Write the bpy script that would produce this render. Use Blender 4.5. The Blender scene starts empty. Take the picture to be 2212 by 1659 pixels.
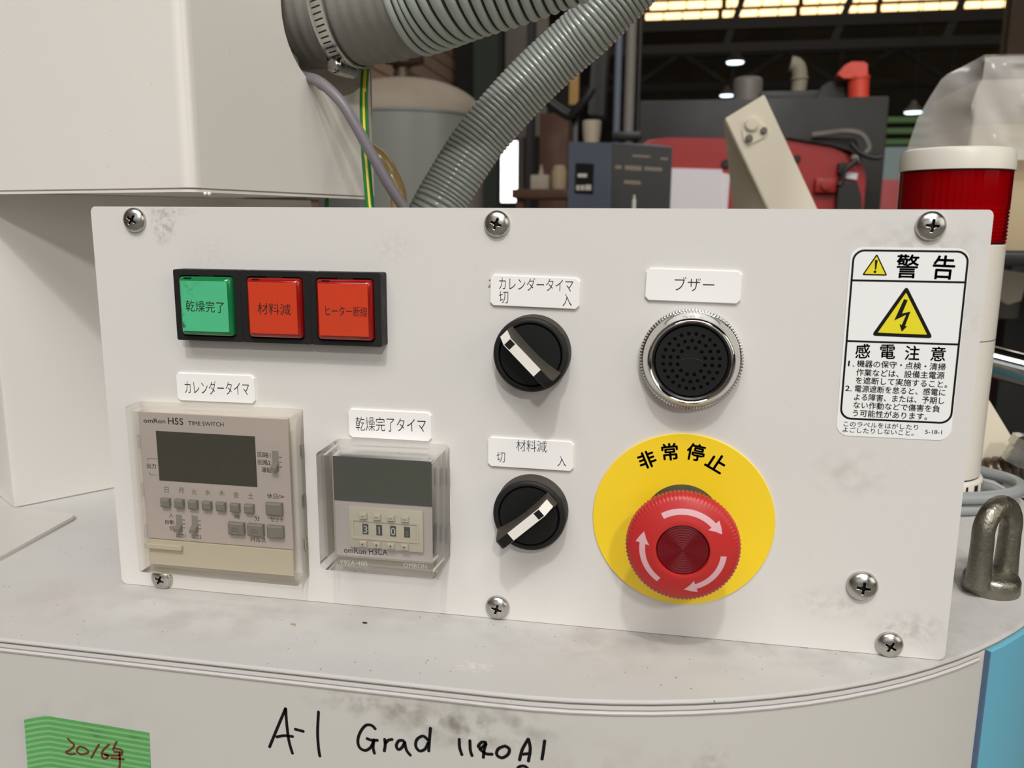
import bpy, bmesh, math, random
from mathutils import Vector, Matrix

random.seed(7)
PI = math.pi
SC = bpy.context.scene
COL = SC.collection

# ------------------------------------------------------------------ frame of reference
# All building is done in millimetres in the frame of the control panel: u to the right, v up, n out
# of the panel towards the viewer.  World: x = u, y = -n, z = v + TOP (metres).
S = 0.001
TOP = 1.05


def W(u, v, n):
    return Vector((u * S, -n * S, TOP + v * S))


# camera pose (solved from the panel's corners)
R = ((0.9822849397367583, 0.006602067420579685, -0.18727709382657332),
     (-0.04143925879544869, 0.9822905598552196, -0.1827239553255207),
     (0.18275416547054912, 0.1872476134029301, 0.9651628081717974))
CU, CV, CN = 277.117, 187.124, 371.122
FPX, PX, PY = 1832.6, 1106.0, 829.5


def ray(x, y):
    a, b, c = (x - PX) / FPX, (PY - y) / FPX, -1.0
    return Vector(tuple(R[0][i] * a + R[1][i] * b + R[2][i] * c for i in range(3)))


def at(x, y, n=0.0):
    """the place (u, v, n) on the upright plane n that is seen in that direction"""
    d = ray(x, y)
    k = (n - CN) / d.z
    return Vector((CU + k * d.x, CV + k * d.y, n))


def hit(x, y, p, nrm):
    d = ray(x, y)
    c = Vector((CU, CV, CN))
    k = (Vector(p) - c).dot(Vector(nrm)) / d.dot(Vector(nrm))
    return c + d * k


# ------------------------------------------------------------------ camera, light, exposure
cam = bpy.data.cameras.new('camera')
cam.sensor_width = 36.0
cam.lens = FPX / 2212.0 * 36.0
cam.clip_start = 0.01
cam.clip_end = 200
cam.dof.use_dof = True
cam.dof.focus_distance = 0.40
cam.dof.aperture_fstop = 15.0
camo = bpy.data.objects.new('camera', cam)
COL.objects.link(camo)


def dirw(r):
    return Vector((r[0], -r[2], r[1]))


M = Matrix((dirw(R[0]), dirw(R[1]), dirw(R[2]))).transposed().to_4x4()
M.translation = W(CU, CV, CN)
camo.matrix_world = M
SC.camera = camo

SC.view_settings.view_transform = 'Standard'
SC.view_settings.look = 'None'
SC.view_settings.exposure = 0.06
SC.view_settings.gamma = 1.0
SC.view_settings.use_curve_mapping = False

wd = bpy.data.worlds.new('world')
SC.world = wd
wd.use_nodes = True
bg = wd.node_tree.nodes['Background']
bg.inputs[0].default_value = (0.9, 0.95, 1.0, 1)
bg.inputs[1].default_value = 0.05


def area(name, loc, target, power, sx, sy, col=(1, 1, 1)):
    l = bpy.data.lights.new(name, 'AREA')
    l.shape = 'RECTANGLE'
    l.size, l.size_y = sx, sy
    l.energy = power
    l.color = col
    o = bpy.data.objects.new(name, l)
    COL.objects.link(o)
    o.location = loc
    o.rotation_euler = (Vector(target) - Vector(loc)).to_track_quat('-Z', 'Y').to_euler()
    return o


PC = (0.2, 0.0, 1.14)
area('skylight_front', (0.6, -4.2, 7.4), (0.4, -1.2, 1.0), 360, 7.0, 3.2, (1.0, 0.985, 0.955))  # unseen overhead area light, added as broad soft fill
area('window_front', (-0.6, -8.6, 3.4), (0.2, 0, 1.6), 62, 9.0, 3.4, (0.93, 0.97, 1.0))  # unseen area light behind the camera, added as cool fill
area('window_right', (5.4, -2.6, 3.0), (0.3, 0, 1.1), 66, 4.0, 3.0, (1.0, 0.92, 0.80))  # unseen warm area light, added to brighten the right side
area('bay_lamp_low', (1.75, -5.2, 4.25), PC, 74, 0.30, 0.30, (1.0, 0.98, 0.95))
area('bay_lamp_high', (0.55, -3.0, 5.05), PC, 60, 0.22, 0.22, (1.0, 0.98, 0.95))
area('skylight_back', (2.5, 9.0, 7.4), (2.5, 8.9, 0.0), 200, 9.0, 2.0, (1.0, 0.93, 0.82))

# ------------------------------------------------------------------ materials


def lin(c):
    out = []
    for x in c[:3]:
        x = x / 255.0
        out.append(x / 12.92 if x <= 0.04045 else ((x + 0.055) / 1.055) ** 2.4)
    return (out[0], out[1], out[2], 1.0)


MATS = {}


def mat(name, col, rough=0.5, metal=0.0, var=0.0, vscale=30.0, bump=0.0, bscale=400.0, spec=0.5, coat=0.0,
        specks=0.0, speckscale=260.0, speckcol=(70, 62, 55), smudges=(), aniso=0.0):
    m = bpy.data.materials.new(name)
    m.use_nodes = True
    nt = m.node_tree
    N, L = nt.nodes, nt.links
    b = N['Principled BSDF']
    b.inputs['Base Color'].default_value = lin(col)
    b.inputs['Roughness'].default_value = rough
    b.inputs['Metallic'].default_value = metal
    b.inputs['Specular IOR Level'].default_value = spec
    if coat:
        b.inputs['Coat Weight'].default_value = coat
        b.inputs['Coat Roughness'].default_value = 0.08
    geo = N.new('ShaderNodeNewGeometry')
    cur = None

    def mixto(fac_socket, c2, c1=None):
        mx = N.new('ShaderNodeMix')
        mx.data_type = 'RGBA'
        L.new(fac_socket, mx.inputs['Factor'])
        if c1 is None:
            mx.inputs['A'].default_value = lin(col)
        else:
            L.new(c1, mx.inputs['A'])
        mx.inputs['B'].default_value = c2
        return mx.outputs['Result']

    def noise(scale, detail=4.0):
        n = N.new('ShaderNodeTexNoise')
        n.inputs['Scale'].default_value = scale
        n.inputs['Detail'].default_value = detail
        L.new(geo.outputs['Position'], n.inputs['Vector'])
        return n

    def ramp(sock, lo, hi, a=0.0, bb=1.0):
        r = N.new('ShaderNodeMapRange')
        r.inputs['From Min'].default_value = lo
        r.inputs['From Max'].default_value = hi
        r.inputs['To Min'].default_value = a
        r.inputs['To Max'].default_value = bb
        L.new(sock, r.inputs['Value'])
        return r.outputs['Result']

    if var:
        n = noise(vscale)
        f = ramp(n.outputs['Fac'], 0.35, 0.75, 0.0, var)
        cur = mixto(f, tuple(x * 0.55 for x in lin(col)[:3]) + (1,), cur)
        rr = ramp(n.outputs['Fac'], 0.3, 0.7, max(0.02, rough - 0.06), min(1, rough + 0.1))
        L.new(rr, b.inputs['Roughness'])
    if specks:
        v = N.new('ShaderNodeTexVoronoi')
        v.inputs['Scale'].default_value = speckscale
        v.inputs['Randomness'].default_value = 1.0
        L.new(geo.outputs['Position'], v.inputs['Vector'])
        sep = N.new('ShaderNodeSeparateColor')
        L.new(v.outputs['Color'], sep.inputs['Color'])
        pick = ramp(sep.outputs[0], 0.72, 1.0, 0.0, 0.15)
        lt = N.new('ShaderNodeMath')
        lt.operation = 'LESS_THAN'
        L.new(v.outputs['Distance'], lt.inputs[0])
        L.new(pick, lt.inputs[1])
        mu = N.new('ShaderNodeMath')
        mu.operation = 'MULTIPLY'
        L.new(lt.outputs[0], mu.inputs[0])
        mu.inputs[1].default_value = specks
        cur = mixto(mu.outputs[0], lin(speckcol), cur)
    for (u, v_, n_, ru, rv, amt, sc, scol) in smudges:
        # a stain with a place and a shape of its own
        mp = N.new('ShaderNodeVectorMath')
        mp.operation = 'SUBTRACT'
        L.new(geo.outputs['Position'], mp.inputs[0])
        mp.inputs[1].default_value = W(u, v_, n_)
        ms = N.new('ShaderNodeVectorMath')
        ms.operation = 'MULTIPLY'
        L.new(mp.outputs[0], ms.inputs[0])
        ms.inputs[1].default_value = (1000.0 / ru, 1000.0 / rv, 1000.0 / rv)
        ln = N.new('ShaderNodeVectorMath')
        ln.operation = 'LENGTH'
        L.new(ms.outputs[0], ln.inputs[0])
        edge = ramp(ln.outputs['Value'], 0.2, 1.0, 1.0, 0.0)
        nn = noise(sc, 6.0)
        nf = ramp(nn.outputs['Fac'], 0.42, 0.66, 0.0, amt)
        mu = N.new('ShaderNodeMath')
        mu.operation = 'MULTIPLY'
        L.new(edge, mu.inputs[0])
        L.new(nf, mu.inputs[1])
        cur = mixto(mu.outputs[0], lin(scol), cur)
    if cur is not None:
        L.new(cur, b.inputs['Base Color'])
    if bump:
        n = noise(bscale, 3.0)
        bp = N.new('ShaderNodeBump')
        bp.inputs['Strength'].default_value = bump
        bp.inputs['Distance'].default_value = 0.0005
        L.new(n.outputs['Fac'], bp.inputs['Height'])
        L.new(bp.outputs['Normal'], b.inputs['Normal'])
    MATS[name] = m
    return m


def clear(name, tint, gloss=0.12, rough=0.06, haze=0.05, hazecol=(235, 232, 225), bump=0.0, bscale=60.0):
    m = bpy.data.materials.new(name)
    m.use_nodes = True
    nt = m.node_tree
    N, L = nt.nodes, nt.links
    for n in list(N):
        if n.type != 'OUTPUT_MATERIAL':
            N.remove(n)
    out = [n for n in N if n.type == 'OUTPUT_MATERIAL'][0]
    tr = N.new('ShaderNodeBsdfTransparent')
    tr.inputs[0].default_value = tint
    di = N.new('ShaderNodeBsdfDiffuse')
    di.inputs[0].default_value = lin(hazecol)
    gl = N.new('ShaderNodeBsdfGlossy')
    gl.inputs['Roughness'].default_value = rough
    gl.inputs['Color'].default_value = (1, 1, 1, 1)
    m1 = N.new('ShaderNodeMixShader')
    m1.inputs[0].default_value = haze
    L.new(tr.outputs[0], m1.inputs[1])
    L.new(di.outputs[0], m1.inputs[2])
    lw = N.new('ShaderNodeLayerWeight')
    lw.inputs['Blend'].default_value = gloss
    m2 = N.new('ShaderNodeMixShader')
    L.new(lw.outputs['Fresnel'], m2.inputs[0])
    L.new(m1.outputs[0], m2.inputs[1])
    L.new(gl.outputs[0], m2.inputs[2])
    L.new(m2.outputs[0], out.inputs['Surface'])
    if bump:
        geo = N.new('ShaderNodeNewGeometry')
        n = N.new('ShaderNodeTexNoise')
        n.inputs['Scale'].default_value = bscale
        n.inputs['Detail'].default_value = 5
        L.new(geo.outputs['Position'], n.inputs['Vector'])
        bp = N.new('ShaderNodeBump')
        bp.inputs['Strength'].default_value = bump
        bp.inputs['Distance'].default_value = 0.01
        L.new(n.outputs['Fac'], bp.inputs['Height'])
        L.new(bp.outputs['Normal'], gl.inputs['Normal'])
        L.new(bp.outputs['Normal'], di.inputs['Normal'])
        L.new(bp.outputs['Normal'], lw.inputs['Normal'])
    MATS[name] = m
    return m


def glow(name, col, strength):
    m = bpy.data.materials.new(name)
    m.use_nodes = True
    b = m.node_tree.nodes['Principled BSDF']
    b.inputs['Base Color'].default_value = lin(col)
    b.inputs['Emission Color'].default_value = lin(col)
    b.inputs['Emission Strength'].default_value = strength
    MATS[name] = m
    return m


GREY = (96, 90, 80)
panel_smudge = (
    (38, 184, 0, 8, 10, 0.6, 320, (120, 108, 84)),
    (40, 191, 0, 18, 3, 0.4, 500, (120, 108, 84)),
    (372, 178, 0, 34, 13, 0.30, 160, (125, 118, 104)),
    (388, 150, 0, 14, 10, 0.25, 260, (125, 118, 104)),
    (385, 14, 0, 20, 9, 0.36, 260, (120, 112, 104)),
    (352, 22, 0, 22, 10, 0.22, 240, (130, 122, 110)),
    (355, 82, 0, 20, 14, 0.22, 130, (135, 126, 112)),
    (152, 176, 0, 14, 10, 0.16, 420, (160, 152, 138)),
    (62, 172, 0, 18, 12, 0.10, 420, (160, 152, 138)),
)
mat('panel_paint', (224, 221, 217), 0.34, var=0.035, vscale=9, bump=0.05, bscale=1500, spec=0.45,
    specks=0.16, speckscale=420, speckcol=(150, 144, 136), smudges=panel_smudge)
mat('box_paint', (238, 233, 226), 0.22, var=0.03, vscale=6, spec=0.5, specks=0.2, speckscale=260, speckcol=(150, 140, 126))
mat('column_paint', (226, 222, 216), 0.45, var=0.05, vscale=5, spec=0.4)
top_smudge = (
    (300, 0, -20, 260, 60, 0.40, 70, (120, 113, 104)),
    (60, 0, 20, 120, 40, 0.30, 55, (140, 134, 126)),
    (250, 0, 20, 40, 30, 0.25, 90, (168, 140, 112)),
    (200, 0, 45, 12, 6, 0.8, 400, (226, 218, 206)),
    (-20, 0, 30, 40, 40, 0.25, 60, (190, 160, 156)),
)
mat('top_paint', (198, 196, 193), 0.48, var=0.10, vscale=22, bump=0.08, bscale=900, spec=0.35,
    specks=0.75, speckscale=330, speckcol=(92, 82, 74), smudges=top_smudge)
wall_smudge = (
    (200, -16, 64, 48, 14, 0.75, 110, (120, 115, 104)),
    (165, -12, 64, 40, 9, 0.55, 150, (126, 120, 108)),
    (255, -34, 64, 60, 20, 0.30, 90, (150, 140, 126)),
    (300, -30, 52, 9, 14, 0.5, 200, (150, 140, 122)),
    (20, -40, 64, 60, 26, 0.18, 60, (150, 148, 142)),
)
mat('wall_paint', (206, 203, 197), 0.38, var=0.06, vscale=8, spec=0.45, specks=0.2, speckscale=360,
    speckcol=(140, 130, 118), smudges=wall_smudge)
mat('seam_dark', (150, 146, 140), 0.6)  # soft shadow of the groove under the top plate, put into the colour
mat('seam_violet', (150, 142, 156), 0.6)
mat('blue_paint', (106, 186, 214), 0.18, var=0.05, vscale=20, spec=0.5, coat=0.3)
mat('blue_edge', (82, 106, 134), 0.4)
mat('black_plastic', (19, 19, 20), 0.45, bump=0.1, bscale=2500, spec=0.4)
mat('black_matte', (28, 28, 28), 0.55, bump=0.15, bscale=2200, spec=0.35, var=0.1, vscale=120)
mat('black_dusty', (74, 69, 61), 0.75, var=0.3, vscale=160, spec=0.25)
mat('black_ink', (20, 19, 22), 0.5, spec=0.2)
mat('print_black', (38, 36, 38), 0.5, spec=0.3)
mat('print_grey', (96, 90, 88), 0.55, spec=0.3)
mat('brown_ink', (110, 52, 40), 0.6)
mat('label_white', (251, 250, 248), 0.3, spec=0.5)
mat('sticker_white', (247, 248, 247), 0.34, spec=0.5, specks=0.2, speckscale=150, speckcol=(170, 168, 162))
mat('insert_white', (240, 236, 228), 0.35)
mat('green_lens', (18, 120, 66), 0.14, spec=0.6, coat=0.4)
mat('green_plate', (84, 196, 142), 0.30, var=0.14, vscale=60, coat=0.5, spec=0.5,
    smudges=((55, 156, 11, 9, 6, 0.5, 420, (60, 110, 80)), (52, 140, 11, 2, 9, 0.9, 600, (40, 80, 60))))
mat('red_lens', (150, 20, 16), 0.14, spec=0.6, coat=0.4)
mat('red_plate', (212, 66, 36), 0.30, var=0.16, vscale=60, coat=0.5, spec=0.5)
mat('timer_beige', (196, 188, 168), 0.5, var=0.03, vscale=40)
mat('timer_beige_dark', (176, 168, 150), 0.5)
mat('timer_face', (186, 176, 171), 0.5, var=0.03, vscale=60)
mat('timer_key', (122, 119, 112), 0.5)
mat('slot_grey', (140, 134, 128), 0.6)
mat('lcd_dark', (44, 48, 39), 0.25, var=0.2, vscale=30)
mat('lcd_frame', (52, 53, 49), 0.4)
mat('lcd_green', (48, 58, 42), 0.22, var=0.3, vscale=40)
mat('digit_black', (48, 50, 50), 0.4)
mat('digit_white', (190, 192, 190), 0.5)
mat('digit_olive', (110, 110, 60), 0.5)
clear('clear_cover', (0.965, 0.955, 0.94, 1), gloss=0.09, rough=0.05, haze=0.025, hazecol=(225, 216, 200))
clear('clear_cover_grey', (0.955, 0.955, 0.955, 1), gloss=0.09, rough=0.10, haze=0.05, hazecol=(206, 202, 196))
mat('emboss', (196, 192, 186), 0.3)
mat('steel', (196, 194, 188), 0.27, metal=1.0, var=0.08, vscale=300, bump=0.05, bscale=900)
mat('steel_dark', (40, 40, 38), 0.5, metal=0.6)
mat('chrome', (214, 214, 212), 0.09, metal=1.0, bump=0.03, bscale=700)
mat('galvanised', (150, 147, 134), 0.42, metal=1.0, var=0.45, vscale=160, bump=0.9, bscale=420)
mat('zinc', (205, 205, 200), 0.22, metal=1.0, var=0.1, vscale=300)
mat('yellow_plate', (255, 218, 44), 0.28, spec=0.5, coat=0.2)
mat('estop_red', (196, 48, 46), 0.34, spec=0.45, var=0.04, vscale=60)
mat('arrow_pink', (228, 178, 184), 0.4)
mat('estop_lens', (112, 5, 20), 0.16, spec=0.5, coat=0.15, var=0.2, vscale=90)
mat('sign_yellow', (240, 226, 40), 0.35)
mat('hose_grey', (186, 194, 186), 0.36, var=0.10, vscale=40, spec=0.45)
mat('hose_groove', (70, 76, 70), 0.6)
mat('hose_cuff', (140, 138, 132), 0.5, var=0.25, vscale=90, bump=0.3, bscale=500)
mat('hose_silver', (176, 183, 176), 0.17, var=0.14, vscale=50, spec=0.7, coat=0.4)
mat('hose_silver_groove', (128, 134, 128), 0.4)
mat('cable_grey', (122, 116, 122), 0.42, var=0.05, vscale=60)
mat('cable_light', (150, 153, 154), 0.30, spec=0.5)
mat('wire_green', (30, 120, 52), 0.35)
mat('wire_yellow', (222, 196, 50), 0.35)
mat('amber_hose', (160, 134, 84), 0.25, var=0.2, vscale=80, coat=0.3)
mat('cream_paint', (240, 230, 208), 0.42, var=0.05, vscale=12, smudges=())
mat('tower_white', (226, 220, 208), 0.36, var=0.03, vscale=20)
clear('tower_red', (0.80, 0.03, 0.05, 1), gloss=0.13, rough=0.08, haze=0.22, hazecol=(200, 10, 24))
mat('tower_core', (150, 60, 60), 0.3)
mat('tower_flute', (178, 14, 26), 0.2, spec=0.7, coat=0.5)
mat('hall_light', (150, 148, 142), 0.8, var=0.2, vscale=0.7)
mat('tape_rib', (132, 184, 124), 0.5)
mat('tape_green', (92, 168, 94), 0.5, var=0.15, vscale=40,
    smudges=((27, -41, 66, 9, 6, 0.75, 160, (60, 92, 58)), (48, -42, 66, 8, 3, 0.8, 160, (44, 78, 44))))
mat('tank_grey', (124, 126, 120), 0.34, var=0.1, vscale=5, spec=0.5)
mat('tank_dust', (150, 138, 122), 0.7, var=0.3, vscale=8)
mat('brass_dark', (74, 58, 46), 0.5, metal=0.5)
mat('siding_brown', (176, 146, 126), 0.7, var=0.1, vscale=2)
mat('siding_gap', (96, 76, 64), 0.8)
mat('concrete', (128, 126, 118), 0.8, var=0.25, vscale=1.5)
mat('hall_dark', (46, 44, 42), 0.85, var=0.2, vscale=1.0)
mat('roof_dark', (34, 33, 30), 0.9)
mat('truss_steel', (50, 46, 40), 0.7)
mat('column_green', (46, 60, 46), 0.6)
mat('steel_brown', (92, 74, 60), 0.7, var=0.2, vscale=3)
mat('machine_red', (168, 42, 38), 0.42, var=0.05, vscale=3)
mat('machine_charcoal', (44, 42, 40), 0.5, var=0.12, vscale=3)
mat('machine_black', (28, 28, 29), 0.45)
mat('machine_grey', (118, 112, 106), 0.5, var=0.1, vscale=6)
mat('grey_green', (120, 138, 136), 0.6)
mat('paper_white', (232, 226, 230), 0.7)
mat('control_blue', (92, 100, 114), 0.5, var=0.25, vscale=8)
mat('control_face', (48, 48, 46), 0.45)
mat('control_print', (120, 112, 96), 0.6)
mat('control_light', (206, 200, 190), 0.6)
mat('pipe_beige', (150, 144, 124), 0.6, var=0.15, vscale=15)
mat('pipe_red', (232, 76, 56), 0.42, var=0.05, vscale=20)
mat('carton', (196, 176, 142), 0.6, var=0.1, vscale=10)
mat('carton_grey', (184, 172, 152), 0.6, var=0.15, vscale=12)
clear('plastic_film', (0.93, 0.93, 0.92, 1), gloss=0.16, rough=0.14, haze=0.46, hazecol=(248, 244, 238), bump=0.10, bscale=20)
mat('amber_paint', (190, 150, 92), 0.6)
mat('wood_brown', (96, 64, 44), 0.6, var=0.2, vscale=6)
mat('conduit_brown', (110, 92, 78), 0.32, metal=0.6, var=0.2, vscale=200)
mat('maroon', (92, 34, 36), 0.5)
mat('leaf_green', (96, 136, 78), 0.6)
mat('roof_frame', (120, 86, 44), 0.7)
glow('daylight', (255, 255, 255), 3.2)
glow('skylight_warm', (255, 218, 160), 2.3)
glow('lamp_cool', (226, 246, 255), 3.0)

# ------------------------------------------------------------------ mesh helpers (mm, panel frame)
ORG = {}


def new():
    return bmesh.new()


def finish_raw(name, bm, mats, parent, angle, base):
    me = bpy.data.meshes.new(name)
    if parent is not None:
        org = ORG[parent.name]
    else:
        if base is None:
            us = [v.co.x for v in bm.verts]
            vs = [v.co.y for v in bm.verts]
            ns = [v.co.z for v in bm.verts]
            base = ((min(us) + max(us)) / 2, min(vs), (min(ns) + max(ns)) / 2)
        org = W(*base)
    for f in bm.faces:
        f.smooth = True
    lim = math.radians(angle)
    bm.normal_update()
    for e in bm.edges:
        if len(e.link_faces) == 2:
            e.smooth = e.calc_face_angle(0.0) < lim
        else:
            e.smooth = False
    for v in bm.verts:
        v.co = W(*v.co) - org
    bm.to_mesh(me)
    bm.free()
    if not isinstance(mats, (list, tuple)):
        mats = [mats]
    for m in mats:
        me.materials.append(MATS[m])
    o = bpy.data.objects.new(name, me)
    COL.objects.link(o)
    if parent is not None:
        o.parent = parent
    else:
        o.location = org
    ORG[o.name] = org
    return o


def out(name, bm, mats, parent=None, angle=32.0, base=None, recalc=True):
    if recalc:
        bmesh.ops.recalc_face_normals(bm, faces=bm.faces)
    return finish_raw(name, bm, mats, parent, angle, base)


def thing(name, label, cat, base, group=None):
    o = bpy.data.objects.new(name, None)
    o.empty_display_size = 0.01
    COL.objects.link(o)
    o.location = W(*base)
    ORG[o.name] = W(*base)
    return tag(o, label, cat, group)


def tag(o, label, cat, group=None):
    o['label'] = label
    o['category'] = cat
    if group:
        o['group'] = group
    return o


def struct(o):
    o['kind'] = 'structure'
    return o


def copytree(src, loc_uvn, label, roty=None, scale=None):
    """a copy of a thing with copies of its parts and sub-parts"""
    r = src.copy()
    COL.objects.link(r)
    r.location = W(*loc_uvn)
    r['label'] = label
    if roty is not None:
        r.rotation_euler = (0, roty, 0)
    if scale:
        r.scale = (scale, scale, scale)
    for ch in list(src.children):
        c = ch.copy()
        COL.objects.link(c)
        c.parent = r
        for g in list(ch.children):
            d = g.copy()
            COL.objects.link(d)
            d.parent = c
    return r


def setmi(faces, mi):
    for f in faces:
        f.material_index = mi


def box(bm, u0, u1, v0, v1, n0, n1, bev=0.0, seg=2, mi=0, X=None):
    r = bmesh.ops.create_cube(bm, size=1.0)
    vs = r['verts']
    for v in vs:
        v.co = Vector(((u0 + u1) / 2 + v.co.x * (u1 - u0), (v0 + v1) / 2 + v.co.y * (v1 - v0),
                       (n0 + n1) / 2 + v.co.z * (n1 - n0)))
    fs = set(f for v in vs for f in v.link_faces)
    if bev > 0:
        es = list(set(e for v in vs for e in v.link_edges))
        rr = bmesh.ops.bevel(bm, geom=es, offset=bev, segments=seg, affect='EDGES', profile=0.5)
        fs = set(rr['faces']) | set(f for f in fs if f.is_valid)
        vs = list(set(v for f in fs for v in f.verts))
    for f in fs:
        f.material_index = mi
    if X is not None:
        for v in vs:
            v.co = X @ v.co
    return list(vs)


def prism(bm, pts, n0, n1, plane='uv', mi=0, mi_side=None, X=None):
    """polygon extruded; plane uv -> along n, un -> along v, vn -> along u"""
    def mk(p, h):
        if plane == 'uv':
            return Vector((p[0], p[1], h))
        if plane == 'un':
            return Vector((p[0], h, p[1]))
        return Vector((h, p[0], p[1]))
    a = [bm.verts.new(mk(p, n0)) for p in pts]
    b = [bm.verts.new(mk(p, n1)) for p in pts]
    k = len(pts)
    f1 = bm.faces.new(a)
    f2 = bm.faces.new(b)
    f1.material_index = f2.material_index = mi
    for i in range(k):
        f = bm.faces.new((a[i], a[(i + 1) % k], b[(i + 1) % k], b[i]))
        f.material_index = mi if mi_side is None else mi_side
    if X is not None:
        for v in a + b:
            v.co = X @ v.co
    return a + b


def rrect(u0, u1, v0, v1, r, seg=5, cut=False):
    pts = []
    for (cx, cy, a0) in ((u1 - r, v1 - r, 0), (u0 + r, v1 - r, 90), (u0 + r, v0 + r, 180), (u1 - r, v0 + r, 270)):
        ss = 1 if cut else seg
        for i in range(ss + 1):
            a = math.radians(a0 + 90 * i / ss)
            pts.append((cx + r * math.cos(a), cy + r * math.sin(a)))
    return pts


def frame_of(axis):
    z = Vector(axis).normalized()
    t = Vector((0, 1, 0)) if abs(z.y) < 0.9 else Vector((1, 0, 0))
    x = t.cross(z).normalized()
    y = z.cross(x)
    return x, y, z


def lathe(bm, prof, c=(0, 0, 0), axis=(0, 0, 1), seg=48, rfn=None, mi=0, mis=None, a0=0.0, a1=2 * PI, X=None):
    """prof: (radius, height) pairs; rfn(theta, radius, index) may flute the radius"""
    x, y, z = frame_of(axis)
    if tuple(axis) == (0, 0, 1):
        x, y, z = Vector((1, 0, 0)), Vector((0, 1, 0)), Vector((0, 0, 1))
    c = Vector(c)
    full = abs(a1 - a0 - 2 * PI) < 1e-6
    cnt = seg if full else seg + 1
    rings = []
    for j, (r, h) in enumerate(prof):
        if r < 1e-6:
            rings.append([bm.verts.new(c + z * h)])
            continue
        ring = []
        for i in range(cnt):
            t = a0 + (a1 - a0) * i / seg
            rr = rfn(t, r, j) if rfn else r
            ring.append(bm.verts.new(c + (x * math.cos(t) + y * math.sin(t)) * rr + z * h))
        rings.append(ring)
    for j in range(len(rings) - 1):
        A, B = rings[j], rings[j + 1]
        m = mis[j] if mis else mi
        for i in range(cnt if full else cnt - 1):
            i2 = (i + 1) % cnt
            if len(A) == 1 and len(B) == 1:
                continue
            if len(A) == 1:
                f = bm.faces.new((A[0], B[i2], B[i]))
            elif len(B) == 1:
                f = bm.faces.new((A[i], A[i2], B[0]))
            else:
                f = bm.faces.new((A[i], A[i2], B[i2], B[i]))
            f.material_index = m
    if X is not None:
        for rg in rings:
            for v in rg:
                v.co = X @ v.co
    return rings


def spline(pts, n):
    """Catmull-Rom through pts, n samples evenly spaced by length"""
    P = [Vector(p) for p in pts]
    dense = []
    for i in range(len(P) - 1):
        p0 = P[max(i - 1, 0)]
        p1, p2 = P[i], P[i + 1]
        p3 = P[min(i + 2, len(P) - 1)]
        for k in range(24):
            t = k / 24.0
            dense.append(0.5 * ((2 * p1) + (p2 - p0) * t + (2 * p0 - 5 * p1 + 4 * p2 - p3) * t * t
                                + (3 * p1 - p0 - 3 * p2 + p3) * t ** 3))
    dense.append(P[-1])
    acc = [0.0]
    for a, b in zip(dense, dense[1:]):
        acc.append(acc[-1] + (b - a).length)
    res = []
    j = 0
    for i in range(n):
        s = acc[-1] * i / (n - 1)
        while j < len(acc) - 2 and acc[j + 1] < s:
            j += 1
        d = acc[j + 1] - acc[j]
        t = 0 if d < 1e-9 else (s - acc[j]) / d
        res.append(dense[j].lerp(dense[j + 1], min(1, max(0, t))))
    return res, acc[-1]


def tube(bm, pts, r, seg=14, cap=True, closed=False, rfn=None, mfn=None, mi=0):
    """round tube along pts; rfn(i) radius, mfn(i, k) material index"""
    n = len(pts)
    T = []
    for i in range(n):
        if closed:
            d = pts[(i + 1) % n] - pts[i - 1]
        else:
            d = pts[min(i + 1, n - 1)] - pts[max(i - 1, 0)]
        T.append(d.normalized())
    up = Vector((0, 1, 0)) if abs(T[0].y) < 0.9 else Vector((0, 0, 1))
    x = up.cross(T[0]).normalized()
    rings = []
    for i in range(n):
        x = (x - T[i] * x.dot(T[i])).normalized()
        y = T[i].cross(x)
        rr = rfn(i) if rfn else r
        rings.append([bm.verts.new(pts[i] + (x * math.cos(2 * PI * k / seg) + y * math.sin(2 * PI * k / seg)) * rr)
                      for k in range(seg)])
    for i in range(n if closed else n - 1):
        A, B = rings[i], rings[(i + 1) % n]
        for k in range(seg):
            k2 = (k + 1) % seg
            f = bm.faces.new((A[k], A[k2], B[k2], B[k]))
            f.material_index = mfn(i, k) if mfn else mi
    if cap and not closed:
        for rg in (rings[0], rings[-1]):
            f = bm.faces.new(rg)
            f.material_index = mi
    return rings


def holed(bm, outer, holes, n0, n1, X=None, mi=0, mi_hole=None, floor=None):
    """plate with holes in the uv plane between n0 and n1 (n1 is the face); floor: depth of blind holes"""
    tops = []
    allv = []

    def loop(pts, h):
        vs = [bm.verts.new((p[0], p[1], h)) for p in pts]
        es = [bm.edges.new((vs[i], vs[(i + 1) % len(vs)])) for i in range(len(vs))]
        allv.extend(vs)
        return vs, es
    edges = []
    lo, le = loop(outer, n1)
    edges += le
    hl = []
    for h in holes:
        vs, es = loop(h, n1)
        edges += es
        hl.append(vs)
    r = bmesh.ops.triangle_fill(bm, use_beauty=True, use_dissolve=False, edges=edges)
    for g in r['geom']:
        if isinstance(g, bmesh.types.BMFace):
            g.material_index = mi
    def wall(vs, h, m):
        lowv = [bm.verts.new((v.co.x, v.co.y, h)) for v in vs]
        allv.extend(lowv)
        for i in range(len(vs)):
            j = (i + 1) % len(vs)
            f = bm.faces.new((vs[i], vs[j], lowv[j], lowv[i]))
            f.material_index = m
        return lowv
    low = wall(lo, n0, mi)
    if floor is None:
        for vs in hl:
            wall(vs, n0, mi if mi_hole is None else mi_hole)
    else:
        bm.faces.new(low).material_index = mi
        for vs in hl:
            lw = wall(vs, floor, mi if mi_hole is None else mi_hole)
            bm.faces.new(lw).material_index = mi if mi_hole is None else mi_hole
    if X is not None:
        for v in allv:
            v.co = X @ v.co


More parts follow.
